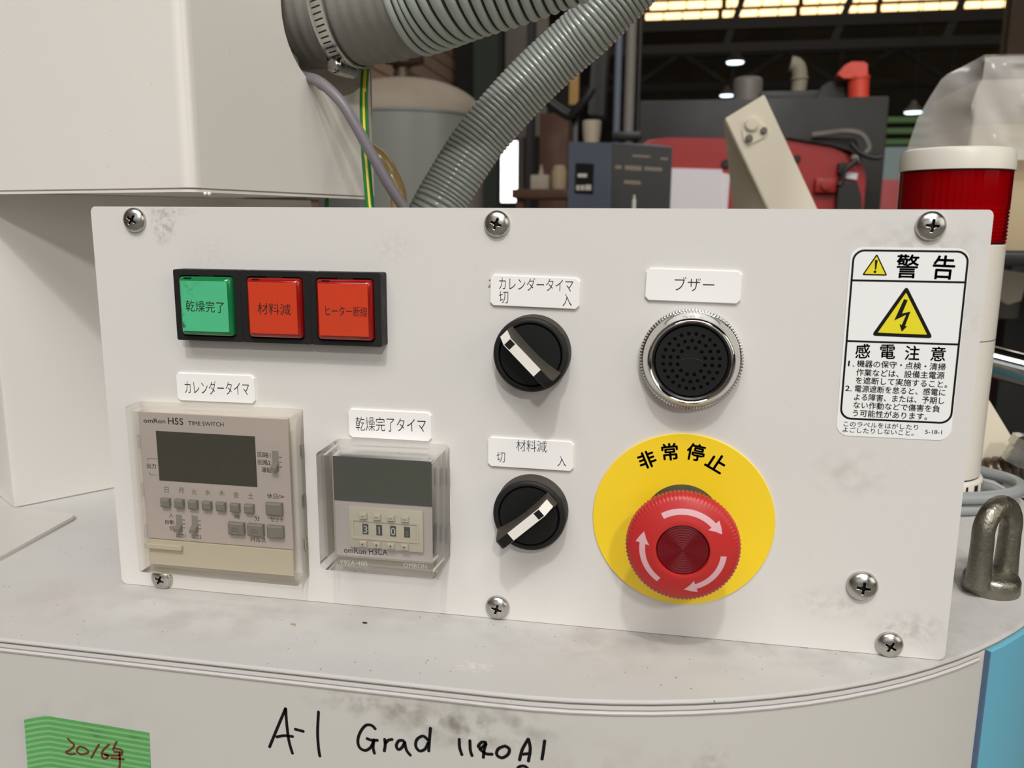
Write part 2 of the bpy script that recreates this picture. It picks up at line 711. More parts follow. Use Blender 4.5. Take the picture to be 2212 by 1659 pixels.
def circle(c, r, seg, a0=0.0):
    return [(c[0] + r * math.cos(a0 + 2 * PI * i / seg), c[1] + r * math.sin(a0 + 2 * PI * i / seg)) for i in range(seg)]


TC = {}


def glyphs(body, weight):
    key = (body, weight)
    if key not in TC:
        c = bpy.data.curves.new('lettering_curve', 'FONT')
        c.body = body
        c.resolution_u = 3
        c.offset = weight
        o = bpy.data.objects.new('lettering_curve', c)
        COL.objects.link(o)
        dg = bpy.context.evaluated_depsgraph_get()
        dg.update()
        me = bpy.data.meshes.new_from_object(o.evaluated_get(dg))
        vs = [v.co.copy() for v in me.vertices]
        fs = [tuple(p.vertices) for p in me.polygons]
        bpy.data.objects.remove(o)
        bpy.data.curves.remove(c)
        bpy.data.meshes.remove(me)
        TC[key] = (vs, fs)
    return TC[key]


def text(bm, body, c, w=None, h=None, n=0.0, rot=0.0, weight=0.0, mi=0, X=None):
    """flat lettering with its bounding box centred at c, of width w and / or height h (mm)"""
    vs, fs = glyphs(body, min(weight, 0.0))
    x0 = min(v.x for v in vs)
    x1 = max(v.x for v in vs)
    y0 = min(v.y for v in vs)
    y1 = max(v.y for v in vs)
    sx = w / (x1 - x0) if w else None
    sy = h / (y1 - y0) if h else None
    sx = sx or sy
    sy = sy or sx
    cr, sr = math.cos(rot), math.sin(rot)
    d = max(weight, 0.0) * sy
    # bolder lettering: the same strokes laid down again a hair to each side
    for dx, dy in (((d, 0), (-d, 0), (0, d), (0, -d)) if d > 0 else ((0, 0),)):
        new_v = []
        for v in vs:
            a = (v.x - (x0 + x1) / 2) * sx + dx
            b = (v.y - (y0 + y1) / 2) * sy + dy
            p = Vector((c[0] + a * cr - b * sr, c[1] + a * sr + b * cr, n))
            if X is not None:
                p = X @ p
            new_v.append(bm.verts.new(p))
        for f in fs:
            try:
                bm.faces.new([new_v[i] for i in f]).material_index = mi
            except ValueError:
                pass


def textpx(bm, body, p0, p1, h=None, n=0.0, weight=0.0, mi=0, w=None):
    """lettering whose left and right middle points are seen in directions p0, p1 on plane n"""
    a, b = at(p0[0], p0[1], n), at(p1[0], p1[1], n)
    text(bm, body, ((a.x + b.x) / 2, (a.y + b.y) / 2), w or (b - a).length, h, n, math.atan2(b.y - a.y, b.x - a.x), weight, mi)


def ribbon(bm, pts, width, fn, mi=0, smooth=True):
    """flat pen stroke: pts (u, v), fn(u, v) -> point on the surface"""
    if smooth and len(pts) > 2:
        P, ln = spline([(p[0], p[1], 0) for p in pts], max(6, len(pts) * 5))
    else:
        P = [Vector((p[0], p[1], 0)) for p in pts]
    L, Rr = [], []
    hw = width / 2
    d0 = (P[1] - P[0]).normalized() * hw * 0.6
    d1 = (P[-1] - P[-2]).normalized() * hw * 0.6
    P = [P[0] - d0] + P + [P[-1] + d1]
    n = len(P)
    for i in range(n):
        d = (P[min(i + 1, n - 1)] - P[max(i - 1, 0)]).normalized()
        q = Vector((-d.y, d.x, 0)) * (hw if 0 < i < n - 1 else hw * 0.45)
        L.append(bm.verts.new(fn(P[i].x + q.x, P[i].y + q.y)))
        Rr.append(bm.verts.new(fn(P[i].x - q.x, P[i].y - q.y)))
    for i in range(n - 1):
        bm.faces.new((L[i], L[i + 1], Rr[i + 1], Rr[i])).material_index = mi


def rotn(c, ang):
    """rotation about the panel normal through (u, v)"""
    return Matrix.Translation((c[0], c[1], 0)) @ Matrix.Rotation(ang, 4, 'Z') @ Matrix.Translation((-c[0], -c[1], 0))


def hexa(bm, pts, mi=0):
    """box from 8 corners: front 4 (in order) then back 4 (same order)"""
    v = [bm.verts.new(p) for p in pts]
    for q in ((0, 1, 2, 3), (7, 6, 5, 4), (0, 4, 5, 1), (1, 5, 6, 2), (2, 6, 7, 3), (3, 7, 4, 0)):
        bm.faces.new([v[i] for i in q]).material_index = mi


# ================================================================== THE HALL (setting)
def slab(name, x0, x1, y0, y1, z0, z1, m):
    """structure in world metres"""
    bm = new()
    box(bm, x0 * 1000, x1 * 1000, (z0 - TOP) * 1000, (z1 - TOP) * 1000, -y1 * 1000, -y0 * 1000)
    return struct(out(name, bm, m))


slab('floor', -3.6, 14, -10, 24, -0.2, 0.0, 'concrete')
slab('ceiling', -3.6, 14, -10, 24, 8.0, 8.2, 'roof_dark')
slab('wall_back', -3.6, 14, 23.8, 24, 0, 8.0, 'hall_dark')
slab('wall_front', -3.6, 14, -10.2, -10, 0, 8.0, 'hall_light')
slab('wall_right', 14, 14.2, -10, 24, 0, 8.0, 'hall_dark')
wl = slab('wall_left', -3.6, -3.4, -10, 24, 0, 8.0, 'siding_gap')
# lapped metal siding on the left wall, one board after the other
bm = new()
box(bm, -3400, -3375, 0, 178, -17000, -6000, bev=0)
b0 = out('siding_board', bm, 'siding_brown', wl)
for k in range(1, 28):
    c = b0.copy()
    COL.objects.link(c)
    c.location = (0, 0, 0.2 * k)
    c.parent = wl

# ================================================================== THE WHITE MACHINE UNDER THE PANEL
WN = 63.8
RC, RR = (211.0, -247.5), WN + 247.5


def outline(off=0.0, step=3.0, a_end=-40.0):
    """front and right edge of the machine's top, (u, n), from the left"""
    pts = [(-190.0, WN + off)]
    for i in range(0, 9):
        pts.append((-150 + 361.0 * i / 8, WN + off))
    a = 90.0 - step
    while a >= a_end:
        pts.append((RC[0] + (RR + off) * math.cos(math.radians(a)), RC[1] + (RR + off) * math.sin(math.radians(a))))
        a -= step
    return pts


def wall_n(u):
    if u <= RC[0]:
        return WN
    return RC[1] + math.sqrt(max(0.0, RR * RR - (u - RC[0]) ** 2))


def sweep(bm, prof, mis, a_start=None, a_end=-40.0, step=3.0, shift=None):
    """profile (offset, v) swept along the outline"""
    rows = []
    for off, v in prof:
        pts = outline(off, step, a_end)
        if a_start is not None:
            pts = [(RC[0] + (RR + off) * math.cos(math.radians(a_start - (a_start - a_end) * i / 40)),
                    RC[1] + (RR + off) * math.sin(math.radians(a_start - (a_start - a_end) * i / 40))) for i in range(41)]
        rows.append([bm.verts.new((p[0], v, p[1])) for p in pts])
    for j in range(len(rows) - 1):
        for i in range(len(rows[j]) - 1):
            bm.faces.new((rows[j][i], rows[j][i + 1], rows[j + 1][i + 1], rows[j + 1][i])).material_index = mis[j]
    return rows


mach = thing('machine_base', 'white D-shaped machine housing carrying the control panel, marked in black pen', 'machine', (200, -1050, -240))
bm = new()
rows = sweep(bm, [(-1.6, 0.0), (-0.6, -0.15), (0.0, -0.7), (0.2, -1.3), (0.0, -1.9)], [0, 0, 0, 0])
o0 = rows[0]
back = [bm.verts.new((o0[-1].co.x, 0, -560)), bm.verts.new((-190, 0, -560))]
bm.faces.new(list(o0) + back)
ol = rows[-1]
b2 = [bm.verts.new((back[0].co.x, -1.9, -560)), bm.verts.new((-190, -1.9, -560))]
bm.faces.new((o0[-1], *[r[-1] for r in rows[1:]], b2[0], back[0]))
bm.faces.new((back[0], b2[0], b2[1], back[1]))
bm.faces.new((o0[0], back[1], b2[1], *[r[0] for r in rows[:0:-1]]))
out('top_plate', bm, 'top_paint', mach)
bm = new()
rows = sweep(bm, [(-0.9, -1.5), (-0.9, -2.4), (-0.1, -2.7), (0.05, -3.1), (0.05, -7.6), (0.05, -400), (0.05, -1050)], [1, 1, 0, 0, 0, 0])
bk = [bm.verts.new((rows[0][-1].co.x, v, -560)) for v in (-1.5, -1050)]
bk2 = [bm.verts.new((-190, v, -560)) for v in (-1.5, -1050)]
bm.faces.new((*[r[-1] for r in rows], bk[1], bk[0]))
bm.faces.new((bk[0], bk[1], bk2[1], bk2[0]))
bm.faces.new((*[r[0] for r in rows[::-1]], bk2[0], bk2[1]))
out('side_wall', bm, ['wall_paint', 'seam_dark'], mach)
# the pressed lip below the top plate; it ends before the blue door
aE = math.degrees(math.atan2(-17.0 - RC[1] - 4, 424.0 - RC[0] - 2))
bm = new()
sweep(bm, [(0.0, -4.2), (0.14, -4.25), (0.14, -4.8), (0.7, -5.0), (1.0, -5.5), (0.8, -6.2), (0.0, -6.7)], [1, 1, 0, 0, 0, 0], a_end=aE)
out('edge_lip', bm, ['wall_paint', 'seam_violet'], mach)
# handwriting on the front wall
STROKES = [
    [(582, 1614), (598, 1575), (617, 1530)],
    [(617, 1530), (619, 1560), (624, 1600), (632, 1628)],
    [(597, 1592), (614, 1589), (633, 1591)],
    [(637, 1575), (656, 1580)],
    [(688, 1537), (686, 1580), (688, 1615), (691, 1634)],
    [(811, 1575), (803, 1567), (790, 1567), (778, 1582), (773, 1600), (777, 1615), (789, 1621), (800, 1615), (806, 1604), (808, 1597)],
    [(792, 1595), (803, 1599), (816, 1599)],
    [(808, 1597), (806, 1614), (809, 1628)],
    [(831, 1596), (832, 1610), (830, 1623)],
    [(832, 1606), (839, 1599), (848, 1597)],
    [(872, 1600), (862, 1600), (856, 1610), (860, 1619), (868, 1615), (874, 1604)],
    [(874, 1602), (878, 1620), (887, 1632)],
    [(925, 1599), (914, 1590), (901, 1597), (898, 1611), (906, 1622), (918, 1618), (925, 1604)],
    [(930, 1572), (928, 1595), (926, 1623)],
    [(992, 1596), (993, 1615), (998, 1631)],
    [(1015, 1599), (1016, 1620), (1020, 1633)],
    [(1050, 1604), (1041, 1603), (1033, 1612), (1040, 1615), (1050, 1606)],
    [(1050, 1606), (1046, 1620), (1044, 1637)],
    [(1036, 1618), (1050, 1628), (1064, 1629)],
    [(1088, 1612), (1076, 1618), (1073, 1630), (1084, 1637), (1097, 1630), (1100, 1618), (1090, 1611)],
    [(1122, 1643), (1128, 1620), (1141, 1597)],
    [(1141, 1597), (1145, 1618), (1141, 1646)],
    [(1127, 1630), (1146, 1629)],
    [(1176, 1602), (1173, 1625), (1170, 1643)],
    [(1118, 1660), (1124, 1656), (1133, 1656), (1140, 1662)],
]


def on_wall(u, v):
    return (u, v, wall_n(u) + 0.22)


bm = new()
for st in STROKES:
    pp = [at(x, y, WN + 0.2) for x, y in st]
    ribbon(bm, [(p.x, p.y) for p in pp], 1.32, on_wall)
hw = out('handwriting', bm, 'black_ink', mach, recalc=False)
hw['label'] = 'black felt pen writing A-1 Grad 1140 A1'

# blue door on the curved right flank
bm = new()
aB = math.degrees(math.atan2(-17.5 - RC[1], 425.8 - RC[0]))
sweep(bm, [(0.0, -2.6), (2.0, -2.6), (2.4, -3.0), (2.4, -700), (0.0, -700)], [0, 0, 0, 0], a_start=aB, a_end=-38)
rws = None
# left edge of the door sheet
e0 = [(RC[0] + (RR + o) * math.cos(math.radians(aB)), RC[1] + (RR + o) * math.sin(math.radians(aB))) for o in (-0.2, 2.4)]
aB2 = aB + 0.13
e1 = [(RC[0] + (RR + o) * math.cos(math.radians(aB2)), RC[1] + (RR + o) * math.sin(math.radians(aB2))) for o in (0.0, 2.0)]
prism(bm, [e1[0], e1[1], e0[1], e0[0]], -2.6, -700, 'un', mi=1)
bd = out('side_door', bm, ['blue_paint', 'blue_edge'], mach)
bd['label'] = 'glossy blue door sheet'

# green cloth tape with a lifted left end
tL = [at(x, y, WN + 0.3) for x, y in ((68, 1556), (103, 1547), (322, 1583), (326, 1663), (112, 1663), (79, 1663))]
bm = new()
nr = 14
a0_, a1_ = tL[1], tL[2]
dirt = (a1_ - a0_).normalized()
dn = Vector((dirt.y, -dirt.x, 0))
Ltape = (a1_ - a0_).length
cols = [(-9.6, 3.6), (-7.8, 2.8), (-5.6, 1.8), (-3.4, 1.0), (-1.4, 0.45), (0.6, 0.18)] + [(0.6 + (Ltape - 0.6) * i / 8, 0.18) for i in range(1, 9)]
grid = []
for r in range(nr * 2 + 1):
    s_ = (r // 2) * 2.7 + (1.5 if r % 2 else 0.0)
    rib = 0.10 if r % 2 else 0.0
    row = []
    for ci, (l, hgt) in enumerate(cols):
        sag = 0.0
        if l < 0:
            sag = -l * 0.16
        p = a0_ + dirt * l + dn * (s_ + sag * 0.0)
        row.append(bm.verts.new((p.x, p.y - (0.22 * -l if l < 0 else 0) * 0.6, WN + 0.05 + hgt + rib)))
    grid.append(row)
for r in range(len(grid) - 1):
    for ci in range(len(cols) - 1):
        f = bm.faces.new((grid[r][ci], grid[r][ci + 1], grid[r + 1][ci + 1], grid[r + 1][ci]))
        f.material_index = 1 if r % 2 == 1 else 0
tape = thing('green_tape', 'strip of ribbed green cloth tape with brown writing on the white machine', 'tape', tuple(grid[-1][5].co))
out('tape_strip', bm, ['tape_green', 'tape_rib'], tape, angle=80)
TS = [
    [(146, 1595), (153, 1602), (160, 1609), (154, 1618), (142, 1625), (152, 1629), (163, 1628)],
    [(170, 1613), (166, 1622), (174, 1629), (184, 1628), (191, 1624), (184, 1616), (172, 1612)],
    [(214, 1608), (206, 1621), (197, 1637)],
    [(236, 1608), (226, 1617), (220, 1626), (222, 1637), (230, 1638), (233, 1631), (222, 1628)],
    [(252, 1602), (247, 1612), (244, 1620)], [(248, 1616), (263, 1620), (262, 1630), (248, 1632), (226, 1631)],
    [(246, 1624), (262, 1625)], [(240, 1637), (268, 1640)], [(258, 1626), (259, 1645), (257, 1664)],
]
bm = new()
for st in TS:
    pp = [at(x, y, WN + 0.4) for x, y in st]
    ribbon(bm, [(p.x, p.y) for p in pp], 0.95, lambda u, v: (u, v, WN + 0.47))
w_ = out('tape_writing', bm, 'brown_ink', tape, recalc=False)
w_['label'] = 'reddish brown pen writing 2016'

# small crumbs on the top
for (x, y, m, r_, lb) in ((634, 1348, 'amber_paint', 0.9, 'tiny orange crumb lying on the grey machine top before the panel'),
                          (788, 1345, 'machine_black', 0.9, 'tiny black crumb lying on the grey machine top before the panel')):
    d = ray(x, y)
    k = (0.3 - CV) / d.y
    p = (CU + d.x * k, 0.3, CN + d.z * k)
    bm = new()
    bmesh.ops.create_icosphere(bm, subdivisions=1, radius=1.0)
    for v in bm.verts:
        v.co = Vector((p[0] + v.co.x * r_ * 1.7, p[1] + v.co.y * 0.35, p[2] + v.co.z * r_ * 0.8 + 0.15 * v.co.x))
    tag(out('crumb', bm, m), lb, 'crumb')

# loose lid plate at the left
bm = new()
prism(bm, [(-90.6, -82.0), (-89.0, -78.0), (-84.5, -10), (-84.5, 30), (-220, 40), (-220, -84), (-145, -88), (-94, -84.5)], 0.0, 2.6, 'un')
es = [e for e in bm.edges if all(abs(v.co.y - 2.6) < 1e-4 for v in e.verts)]
bmesh.ops.bevel(bm, geom=es, offset=0.7, segments=2, affect='EDGES')
tag(out('lid_plate', bm, 'wall_paint'), 'flat white lid plate lying on the machine top at far left', 'plate')

# ================================================================== COLUMN AND BOX AT THE LEFT
VB = 203.5
K0 = Vector((-143.7, -91.6))
dK = Vector((0.58, -0.8146))
dK2 = Vector((-0.8146, -0.58))
pl = [K0 + dK * 3, K0 + dK * 230, K0 + dK * 230 + dK2 * 150, K0 + dK2 * 150, K0 + dK2 * 3, K0 + (dK + dK2) * 0.8]
bm = new()
prism(bm, [(p.x, p.y) for p in pl], 0.6, VB - 0.4, 'un')
tag(out('support_column', bm, 'column_paint'), 'plain white support column standing on the machine top below the white box', 'column')

A0 = at(412, 410, -34)
A = Vector((A0.x, A0.z))
VB = 203.5
dl = Vector((-0.968, -0.25)).normalized()
dr = Vector((0.30, -0.954)).normalized()
VT = 430.0
cab = thing('white_box', 'white sheet metal box overhanging the panel at upper left, with hose opening', 'enclosure', (A.x - 60, VB, A.y - 60))
fr = 7.0
arc = []
n1_ = Vector((-dl.y, dl.x))
for i in range(9):
    t = i / 8.0
    p = A + dl * fr * (1 - t) ** 2 + dr * fr * t ** 2
    arc.append(p)
th = 1.6
Lr = 190.0
# right edge of the side face from the photograph
nrm = (dr.y, 0, -dr.x)
hp = hit(805, 300, (A.x, 0, A.y), nrm)
Lr = (Vector((hp.x, hp.z)) - A).length
inn = Vector((-0.62, -0.78))
outer_p = [A + dl * 420] + arc
inner_p = [p + inn * 2.0 for p in outer_p]
bm = new()
prism(bm, [(p.x, p.y) for p in outer_p + inner_p[::-1]], VB, VT, 'un')
out('front_sheet', bm, 'box_paint', cab)
# side sheet with the hose opening
def side_xy(x, y):
    q = hit(x, y, (A.x, 0, A.y), nrm)
    return ((Vector((q.x, q.z)) - A).length, q.y)


def side_w(l, v, dep):
    p = A + dr * l + Vector((dr.y, -dr.x)) * 0 + Vector((-0.954, -0.30)) * 0
    nn = Vector((-dr.y, dr.x)) * -1.0
    if nn.x < 0:
        nn = -nn
    q = p + nn * dep
    return Vector((q.x, v, q.y))


hl0, hv0 = side_xy(607, 12)
HR = 43.0
HC = (hl0 + HR, hv0)
hole = [(HC[0] + HR * math.cos(PI + PI * i / 20), HC[1] + HR * math.sin(PI + PI * i / 20)) for i in range(21)]
hole += [(HC[0] + HR * math.cos(PI * i / 20), HC[1] + 26 + HR * math.sin(PI * i / 20)) for i in range(21)]
bm = new()
holed(bm, [(fr, VB), (Lr, VB), (Lr, VT), (fr, VT)], [hole], -1.6, 0.0)
for v in bm.verts:
    v.co = side_w(v.co.x, v.co.y, v.co.z)
out('side_sheet', bm, 'box_paint', cab)
# bottom return and back
bp_ = [A + dl * 418, A + dl * fr, A + dr * fr, A + dr * Lr, A + dr * Lr + dl * 250, A + dl * 418 + dr * 150]
bm = new()
prism(bm, [(p.x, p.y) for p in [q + inn * 2 for q in bp_]], VB - 0.2, VB + 1.2, 'un')
out('bottom_sheet', bm, 'box_paint', cab)
bm = new()
bb = [A + dr * Lr + inn * 2, A + dr * Lr + dl * 250, A + dl * 418 + dr * 150, A + dl * 418 + inn * 2]
for p, q in zip(bb, bb[1:]):
    d = (q - p).normalized()
    m_ = Vector((-d.y, d.x)) * 1.5
    prism(bm, [(x.x, x.y) for x in (p, q, q + m_, p + m_)], VB, VT, 'un')
out('back_sheet', bm, 'box_paint', cab)
# the thin lip under the lower edge
bm = new()
lo = [A + dl * 418] + arc + [A + dr * (Lr - 0.5)]
li = [p + inn * 5 for p in lo]
prism(bm, [(p.x, p.y) for p in lo + li[::-1]], VB - 2.2, VB - 0.9, 'un')
out('bottom_lip', bm, 'box_paint', cab)
wb = A + dr * 10
bm = new()
for dx in (0.0, 2.6):
    bmesh.ops.create_icosphere(bm, subdivisions=2, radius=1.1, matrix=Matrix.Translation((wb.x + 0.3 * dx, VB - 2.9, wb.y + 1 - dx)))
out('weld_bead', bm, 'box_paint', cab)

# things hidden in the gap between the box and the panel
g0 = at(596, 434, -330)
bm = new()
box(bm, g0.x - 30, g0.x + 14, 0, 240, -365, -330, 1.5)
tag(out('grey_duct', bm, 'machine_grey'), 'grey upright duct seen in the slot under the white box', 'duct')
g0 = at(725, 434, -330)
bm = new()
box(bm, g0.x - 16, g0.x + 22, 0, 235, -360, -330, 1.5)
tag(out('slate_duct', bm, 'cable_light'), 'pale bluish duct behind the panel, left of the earth wire', 'duct')
pts, _ = spline([at(705, 470, -250), at(706, 436, -252), at(707, 424, -262), at(700, 418, -290)], 14)
bm = new()
tube(bm, pts, 1.6, 10)
tag(out('green_wire', bm, 'wire_green'), 'short dark green wire showing in the slot under the white box', 'wire')

# ================================================================== HOSES AND CABLES
ha0 = side_w(HC[0] + 1, HC[1] + 9.5, 0)
fno = Vector((0.985, 0, 0.17))
HA = [ha0 - fno * 46, ha0, ha0 + fno * 32 + Vector((0, 1.2, 0)), ha0 + fno * 58 + Vector((0, 4.8, 0)), at(1000, -64, ha0.z + 18), at(1150, -116, ha0.z + 20), at(1330, -200, ha0.z + 20), Vector((310, 400, -140)), Vector((372, 500, -200)), Vector((410, 660, -300)), Vector((420, 900, -380))]
ra = 37.0
big = thing('big_hose', 'thick grey ribbed hose leaving the white box opening along the top', 'hose', tuple(HA[1] + Vector((0, -ra, 0))))


def part_hose(name, ctrl, r, pitch, mats, parent, sub=5, deep=0.05, seg=44, taper=None):
    P, ln = spline(ctrl, 900)
    n = int(ln / pitch) * sub + 1
    P, ln = spline(ctrl, n)
    shape = {8: [deep, 0.022, 0.008, 0.0, 0.0, 0.004, 0.012, 0.03], 5: [deep, 0.012, 0.0, 0.004, 0.016]}[sub]
    bm = new()
    tube(bm, P, r, seg, rfn=lambda i: r * (1 - shape[i % sub]), mfn=lambda i, k: 1 if i % sub in (0, sub - 1) else 0)
    return out(name, bm, mats, parent, angle=50), P


HAc, _ = spline(HA, 420)
i0 = min(range(420), key=lambda i: (HAc[i] - (ha0 + fno * 52 + Vector((0, 4, 0)))).length)
part_hose('ribbed_sleeve', HAc[i0:-1:5] + [HAc[-1]], ra, 5.5, ['hose_grey', 'hose_groove'], big, sub=8, deep=0.06)
# smooth cuff in the clamp region, with faint folds
cuff = HAc[0:i0 + 4]
bm = new()
cp, cl = spline(cuff, 90)
tube(bm, cp, ra * 0.985, 44, rfn=lambda i: ra * (0.962 + (0.010 * math.sin(i * 1.05) if i > 30 else 0.003 * math.sin(i * 2.1))))
out('cuff', bm, 'hose_cuff', big, angle=60)
# spigot of the box that the cuff sits on and the gland next to the cable
bm = new()
q0, q1 = HAc[0], HAc[6]
dax = (q1 - q0).normalized()
lathe(bm, [(ra * 0.90, -60), (ra * 0.90, 30), (ra * 0.82, 30), (ra * 0.82, -60)], tuple(q0), tuple(dax), 40)
o = out('spigot', bm, 'machine_grey', cab)

# worm drive clamp round the cuff
ic = min(range(420), key=lambda i: (HAc[i] - (ha0 + fno * 10.5 + Vector((0, 0.3, 0)))).length)
cc = HAc[ic]
ca = (HAc[ic + 3] - HAc[ic - 3]).normalized()
clamp = thing('hose_clamp', 'zinc worm drive clamp around the cuff of the thick ribbed hose', 'clamp', tuple(cc + Vector((0, -ra - 6, 0))))
bm = new()
rc = ra * 1.0
lathe(bm, [(rc - 0.9, -5.4), (rc + 0.5, -5.4), (rc + 0.75, -4.6), (rc + 0.5, -3.6), (rc + 0.5, 3.6), (rc + 0.75, 4.6), (rc + 0.5, 5.4), (rc - 0.9, 5.4)],
      tuple(cc), tuple(ca), 64)
band = out('band', bm, 'zinc', clamp)
fx, fy, fz = frame_of(ca)
bm = new()
for i in range(70):
    t = 2 * PI * i / 70
    X = Matrix((fx * math.cos(t) + fy * math.sin(t), fy * math.cos(t) - fx * math.sin(t), fz)).transposed().to_4x4()
    X.translation = cc
    box(bm, rc + 0.35, rc + 0.62, -0.42, 0.42, -2.8, 2.8, mi=0, X=X @ Matrix.Rotation(0.20, 4, 'X'))
o = out('thread_slot', bm, 'steel_dark', band)
o['kind'] = 'stuff'
# screw housing under the band
hb = at(722, 143, cc.z + 30)
tdir = Vector((0.62, 0.02, -0.78)).normalized()
hc = cc + Vector((0, -1, 0)) * (rc + 4.2)
hs = at(719, 141, hc.z + 16)
X = Matrix.Identity(4)
side = Vector((ca.x, 0, ca.z)).normalized()
cross = Vector((-side.z, 0, side.x))
if cross.z < 0:
    cross = -cross
# the worm points to the viewer; a little to the right
worm = Vector((-0.30, 0.0, 0.954)).normalized()
bm = new()
wc = hs
lathe(bm, [(0, 1.0), (3.2, 1.0), (3.9, 0.4), (3.9, -3.0), (3.2, -3.0), (3.2, -18), (0, -18)], tuple(wc), tuple(worm), 28)
out('worm_screw', bm, 'zinc', clamp)
bm = new()
ux = Vector((0, 1, 0)).cross(worm).normalized()
sec = [(-7.6, 5.4), (-7.2, 4.2), (-4.6, 2.6), (-4.5, -1.4), (-3.2, -3.9), (0, -5.1), (3.2, -3.9), (4.5, -1.4), (4.6, 2.6), (6.2, 4.0), (6.0, 6.6)]
A1, B1 = [], []
for (a, b) in sec:
    A1.append((a, b))
sec_in = [(a * 0.88, b * 0.88 + 0.2) for a, b in sec]
ring = sec + sec_in[::-1]
f_ = [bm.verts.new(wc + ux * a + Vector((0, b, 0)) + worm * (-1.6)) for a, b in ring]
b_ = [bm.verts.new(wc + ux * a + Vector((0, b, 0)) + worm * (-19)) for a, b in ring]
k = len(sec)
for i in range(k - 1):
    bm.faces.new((f_[i], f_[i + 1], f_[2 * k - 2 - i], f_[2 * k - 1 - i]))
    bm.faces.new((b_[i], b_[i + 1], b_[2 * k - 2 - i], b_[2 * k - 1 - i]))
for i in range(2 * k):
    j = (i + 1) % (2 * k)
    bm.faces.new((f_[i], f_[j], b_[j], b_[i]))
out('screw_housing', bm, 'zinc', clamp)

# thinner silver hose
HB = [Vector((72, 3, -222)), Vector((76, 80, -220)), at(905, 540, -215), at(925, 490, -220), at(945, 450, -222), at(969, 408, -226), at(1027, 315, -232), at(1091, 237, -236), at(1157, 167, -238), at(1231, 99, -238),
      at(1297, 38, -236), Vector((268, 370, -236)), Vector((308, 424, -242)), Vector((342, 500, -270)), Vector((370, 640, -340)), Vector((380, 900, -430))]
rb = 18.6
slim = thing('slim_hose', 'thinner silver ribbed hose rising from behind the panel to upper right', 'hose', tuple(HB[0]))
part_hose('ribbed_sleeve', HB, rb, 3.5, ['hose_silver', 'hose_silver_groove'], slim, deep=0.05)

# grey power cable out of the box opening
CBL = [at(618, 140, -160), at(650, 164, -134), at(689, 176, -116), at(735, 218, -110), at(768, 270, -110), at(802, 332, -112), at(837, 394, -116), at(872, 450, -122), at(905, 520, -130), Vector((106, 90, -136)), Vector((108, 3.5, -140))]
P, _ = spline(CBL, 60)
bm = new()
tube(bm, P, 3.2, 18)
tag(out('power_cable', bm, 'cable_grey', angle=60), 'smooth mauve grey cable drooping from the box opening down behind the panel', 'cable')
gl = hit(654, 140, (A.x, 0, A.y), nrm) - fno * 16
bm = new()
lathe(bm, [(0, -24), (9, -24), (9, 6), (7, 9), (0, 9)], tuple(gl), tuple(fno), 24)
out('cable_gland', bm, 'machine_grey', cab)

# green and yellow earth wire
EW = [at(793, 103, -160), at(791, 125, -161), at(787, 180, -157), at(786, 232, -147), at(788, 300, -134), at(790, 340, -128), at(795, 400, -124), at(799, 450, -122), at(803, 520, -120), Vector((88, 80, -122)), Vector((88, 3, -124))]
P, _ = spline(EW, 60)
bm = new()


tube(bm, P, 2.6, 24)
bmesh.ops.recalc_face_normals(bm, faces=bm.faces)
bm.normal_update()
for f_ in bm.faces:
    vd_ = (Vector((CU, CV, CN)) - f_.calc_center_median()).normalized()
    q_ = f_.normal.dot(Vector((vd_.z, 0, -vd_.x)).normalized())
    f_.material_index = 1 if abs(q_) < 0.36 else 0
tag(out('earth_wire', bm, ['wire_green', 'wire_yellow'], angle=60), 'green and yellow striped earth wire hanging before the box side', 'wire')

# amber clear hose looping behind the cable
AM = [at(790, 322, -190), at(822, 343, -190), at(845, 380, -192), at(860, 420, -190), at(861, 470, -188), at(852, 540, -184), Vector((74, 90, -178)), Vector((60, 6, -176))]
P, _ = spline(AM, 90)
bm = new()
tube(bm, P, 5.6, 24, rfn=lambda i: 5.6 * (1 - 0.04 * (i % 2)))
tag(out('amber_hose', bm, 'amber_hose', angle=60), 'short amber coloured clear hose curving behind the grey cable', 'hose')
# ================================================================== THE CONTROL PANEL
PW, PH = 400.0, 193.25
pan = thing('control_panel', 'white sheet metal control panel plate carrying timers, switches and warning label', 'panel', (200, 0, -1))
bm = new()
prism(bm, rrect(0, PW, 0.25, PH, 2.2), -2.0, 0.0)
es = [e for e in bm.edges if all(abs(v.co.z) < 1e-4 for v in e.verts)]
bmesh.ops.bevel(bm, geom=es, offset=0.35, segments=2, affect='EDGES')
out('front_plate', bm, 'panel_paint', pan)
bm = new()
prism(bm, [(6, -2), (394, -2), (394, -14), (60, -46), (6, -46)], 0.25, 1.8, 'un')
out('foot_flange', bm, 'panel_paint', pan)
bm = new()
prism(bm, [(3, -2), (3, -40), (3, -40), (3, -2)][:2] + [(5, -40), (5, -2)], 1.8, 188, 'un')
out('side_flange', bm, 'panel_paint', pan)
# a worn mark left of the upper selector plate
bm = new()
textpx(bm, '2', (1055, 612), (1062, 613), n=0.06, w=1.4, h=3.6)
w_ = out('old_mark', bm, 'print_grey', pan, recalc=False)

# ---- screws: truss heads with a cross recess
scr = []


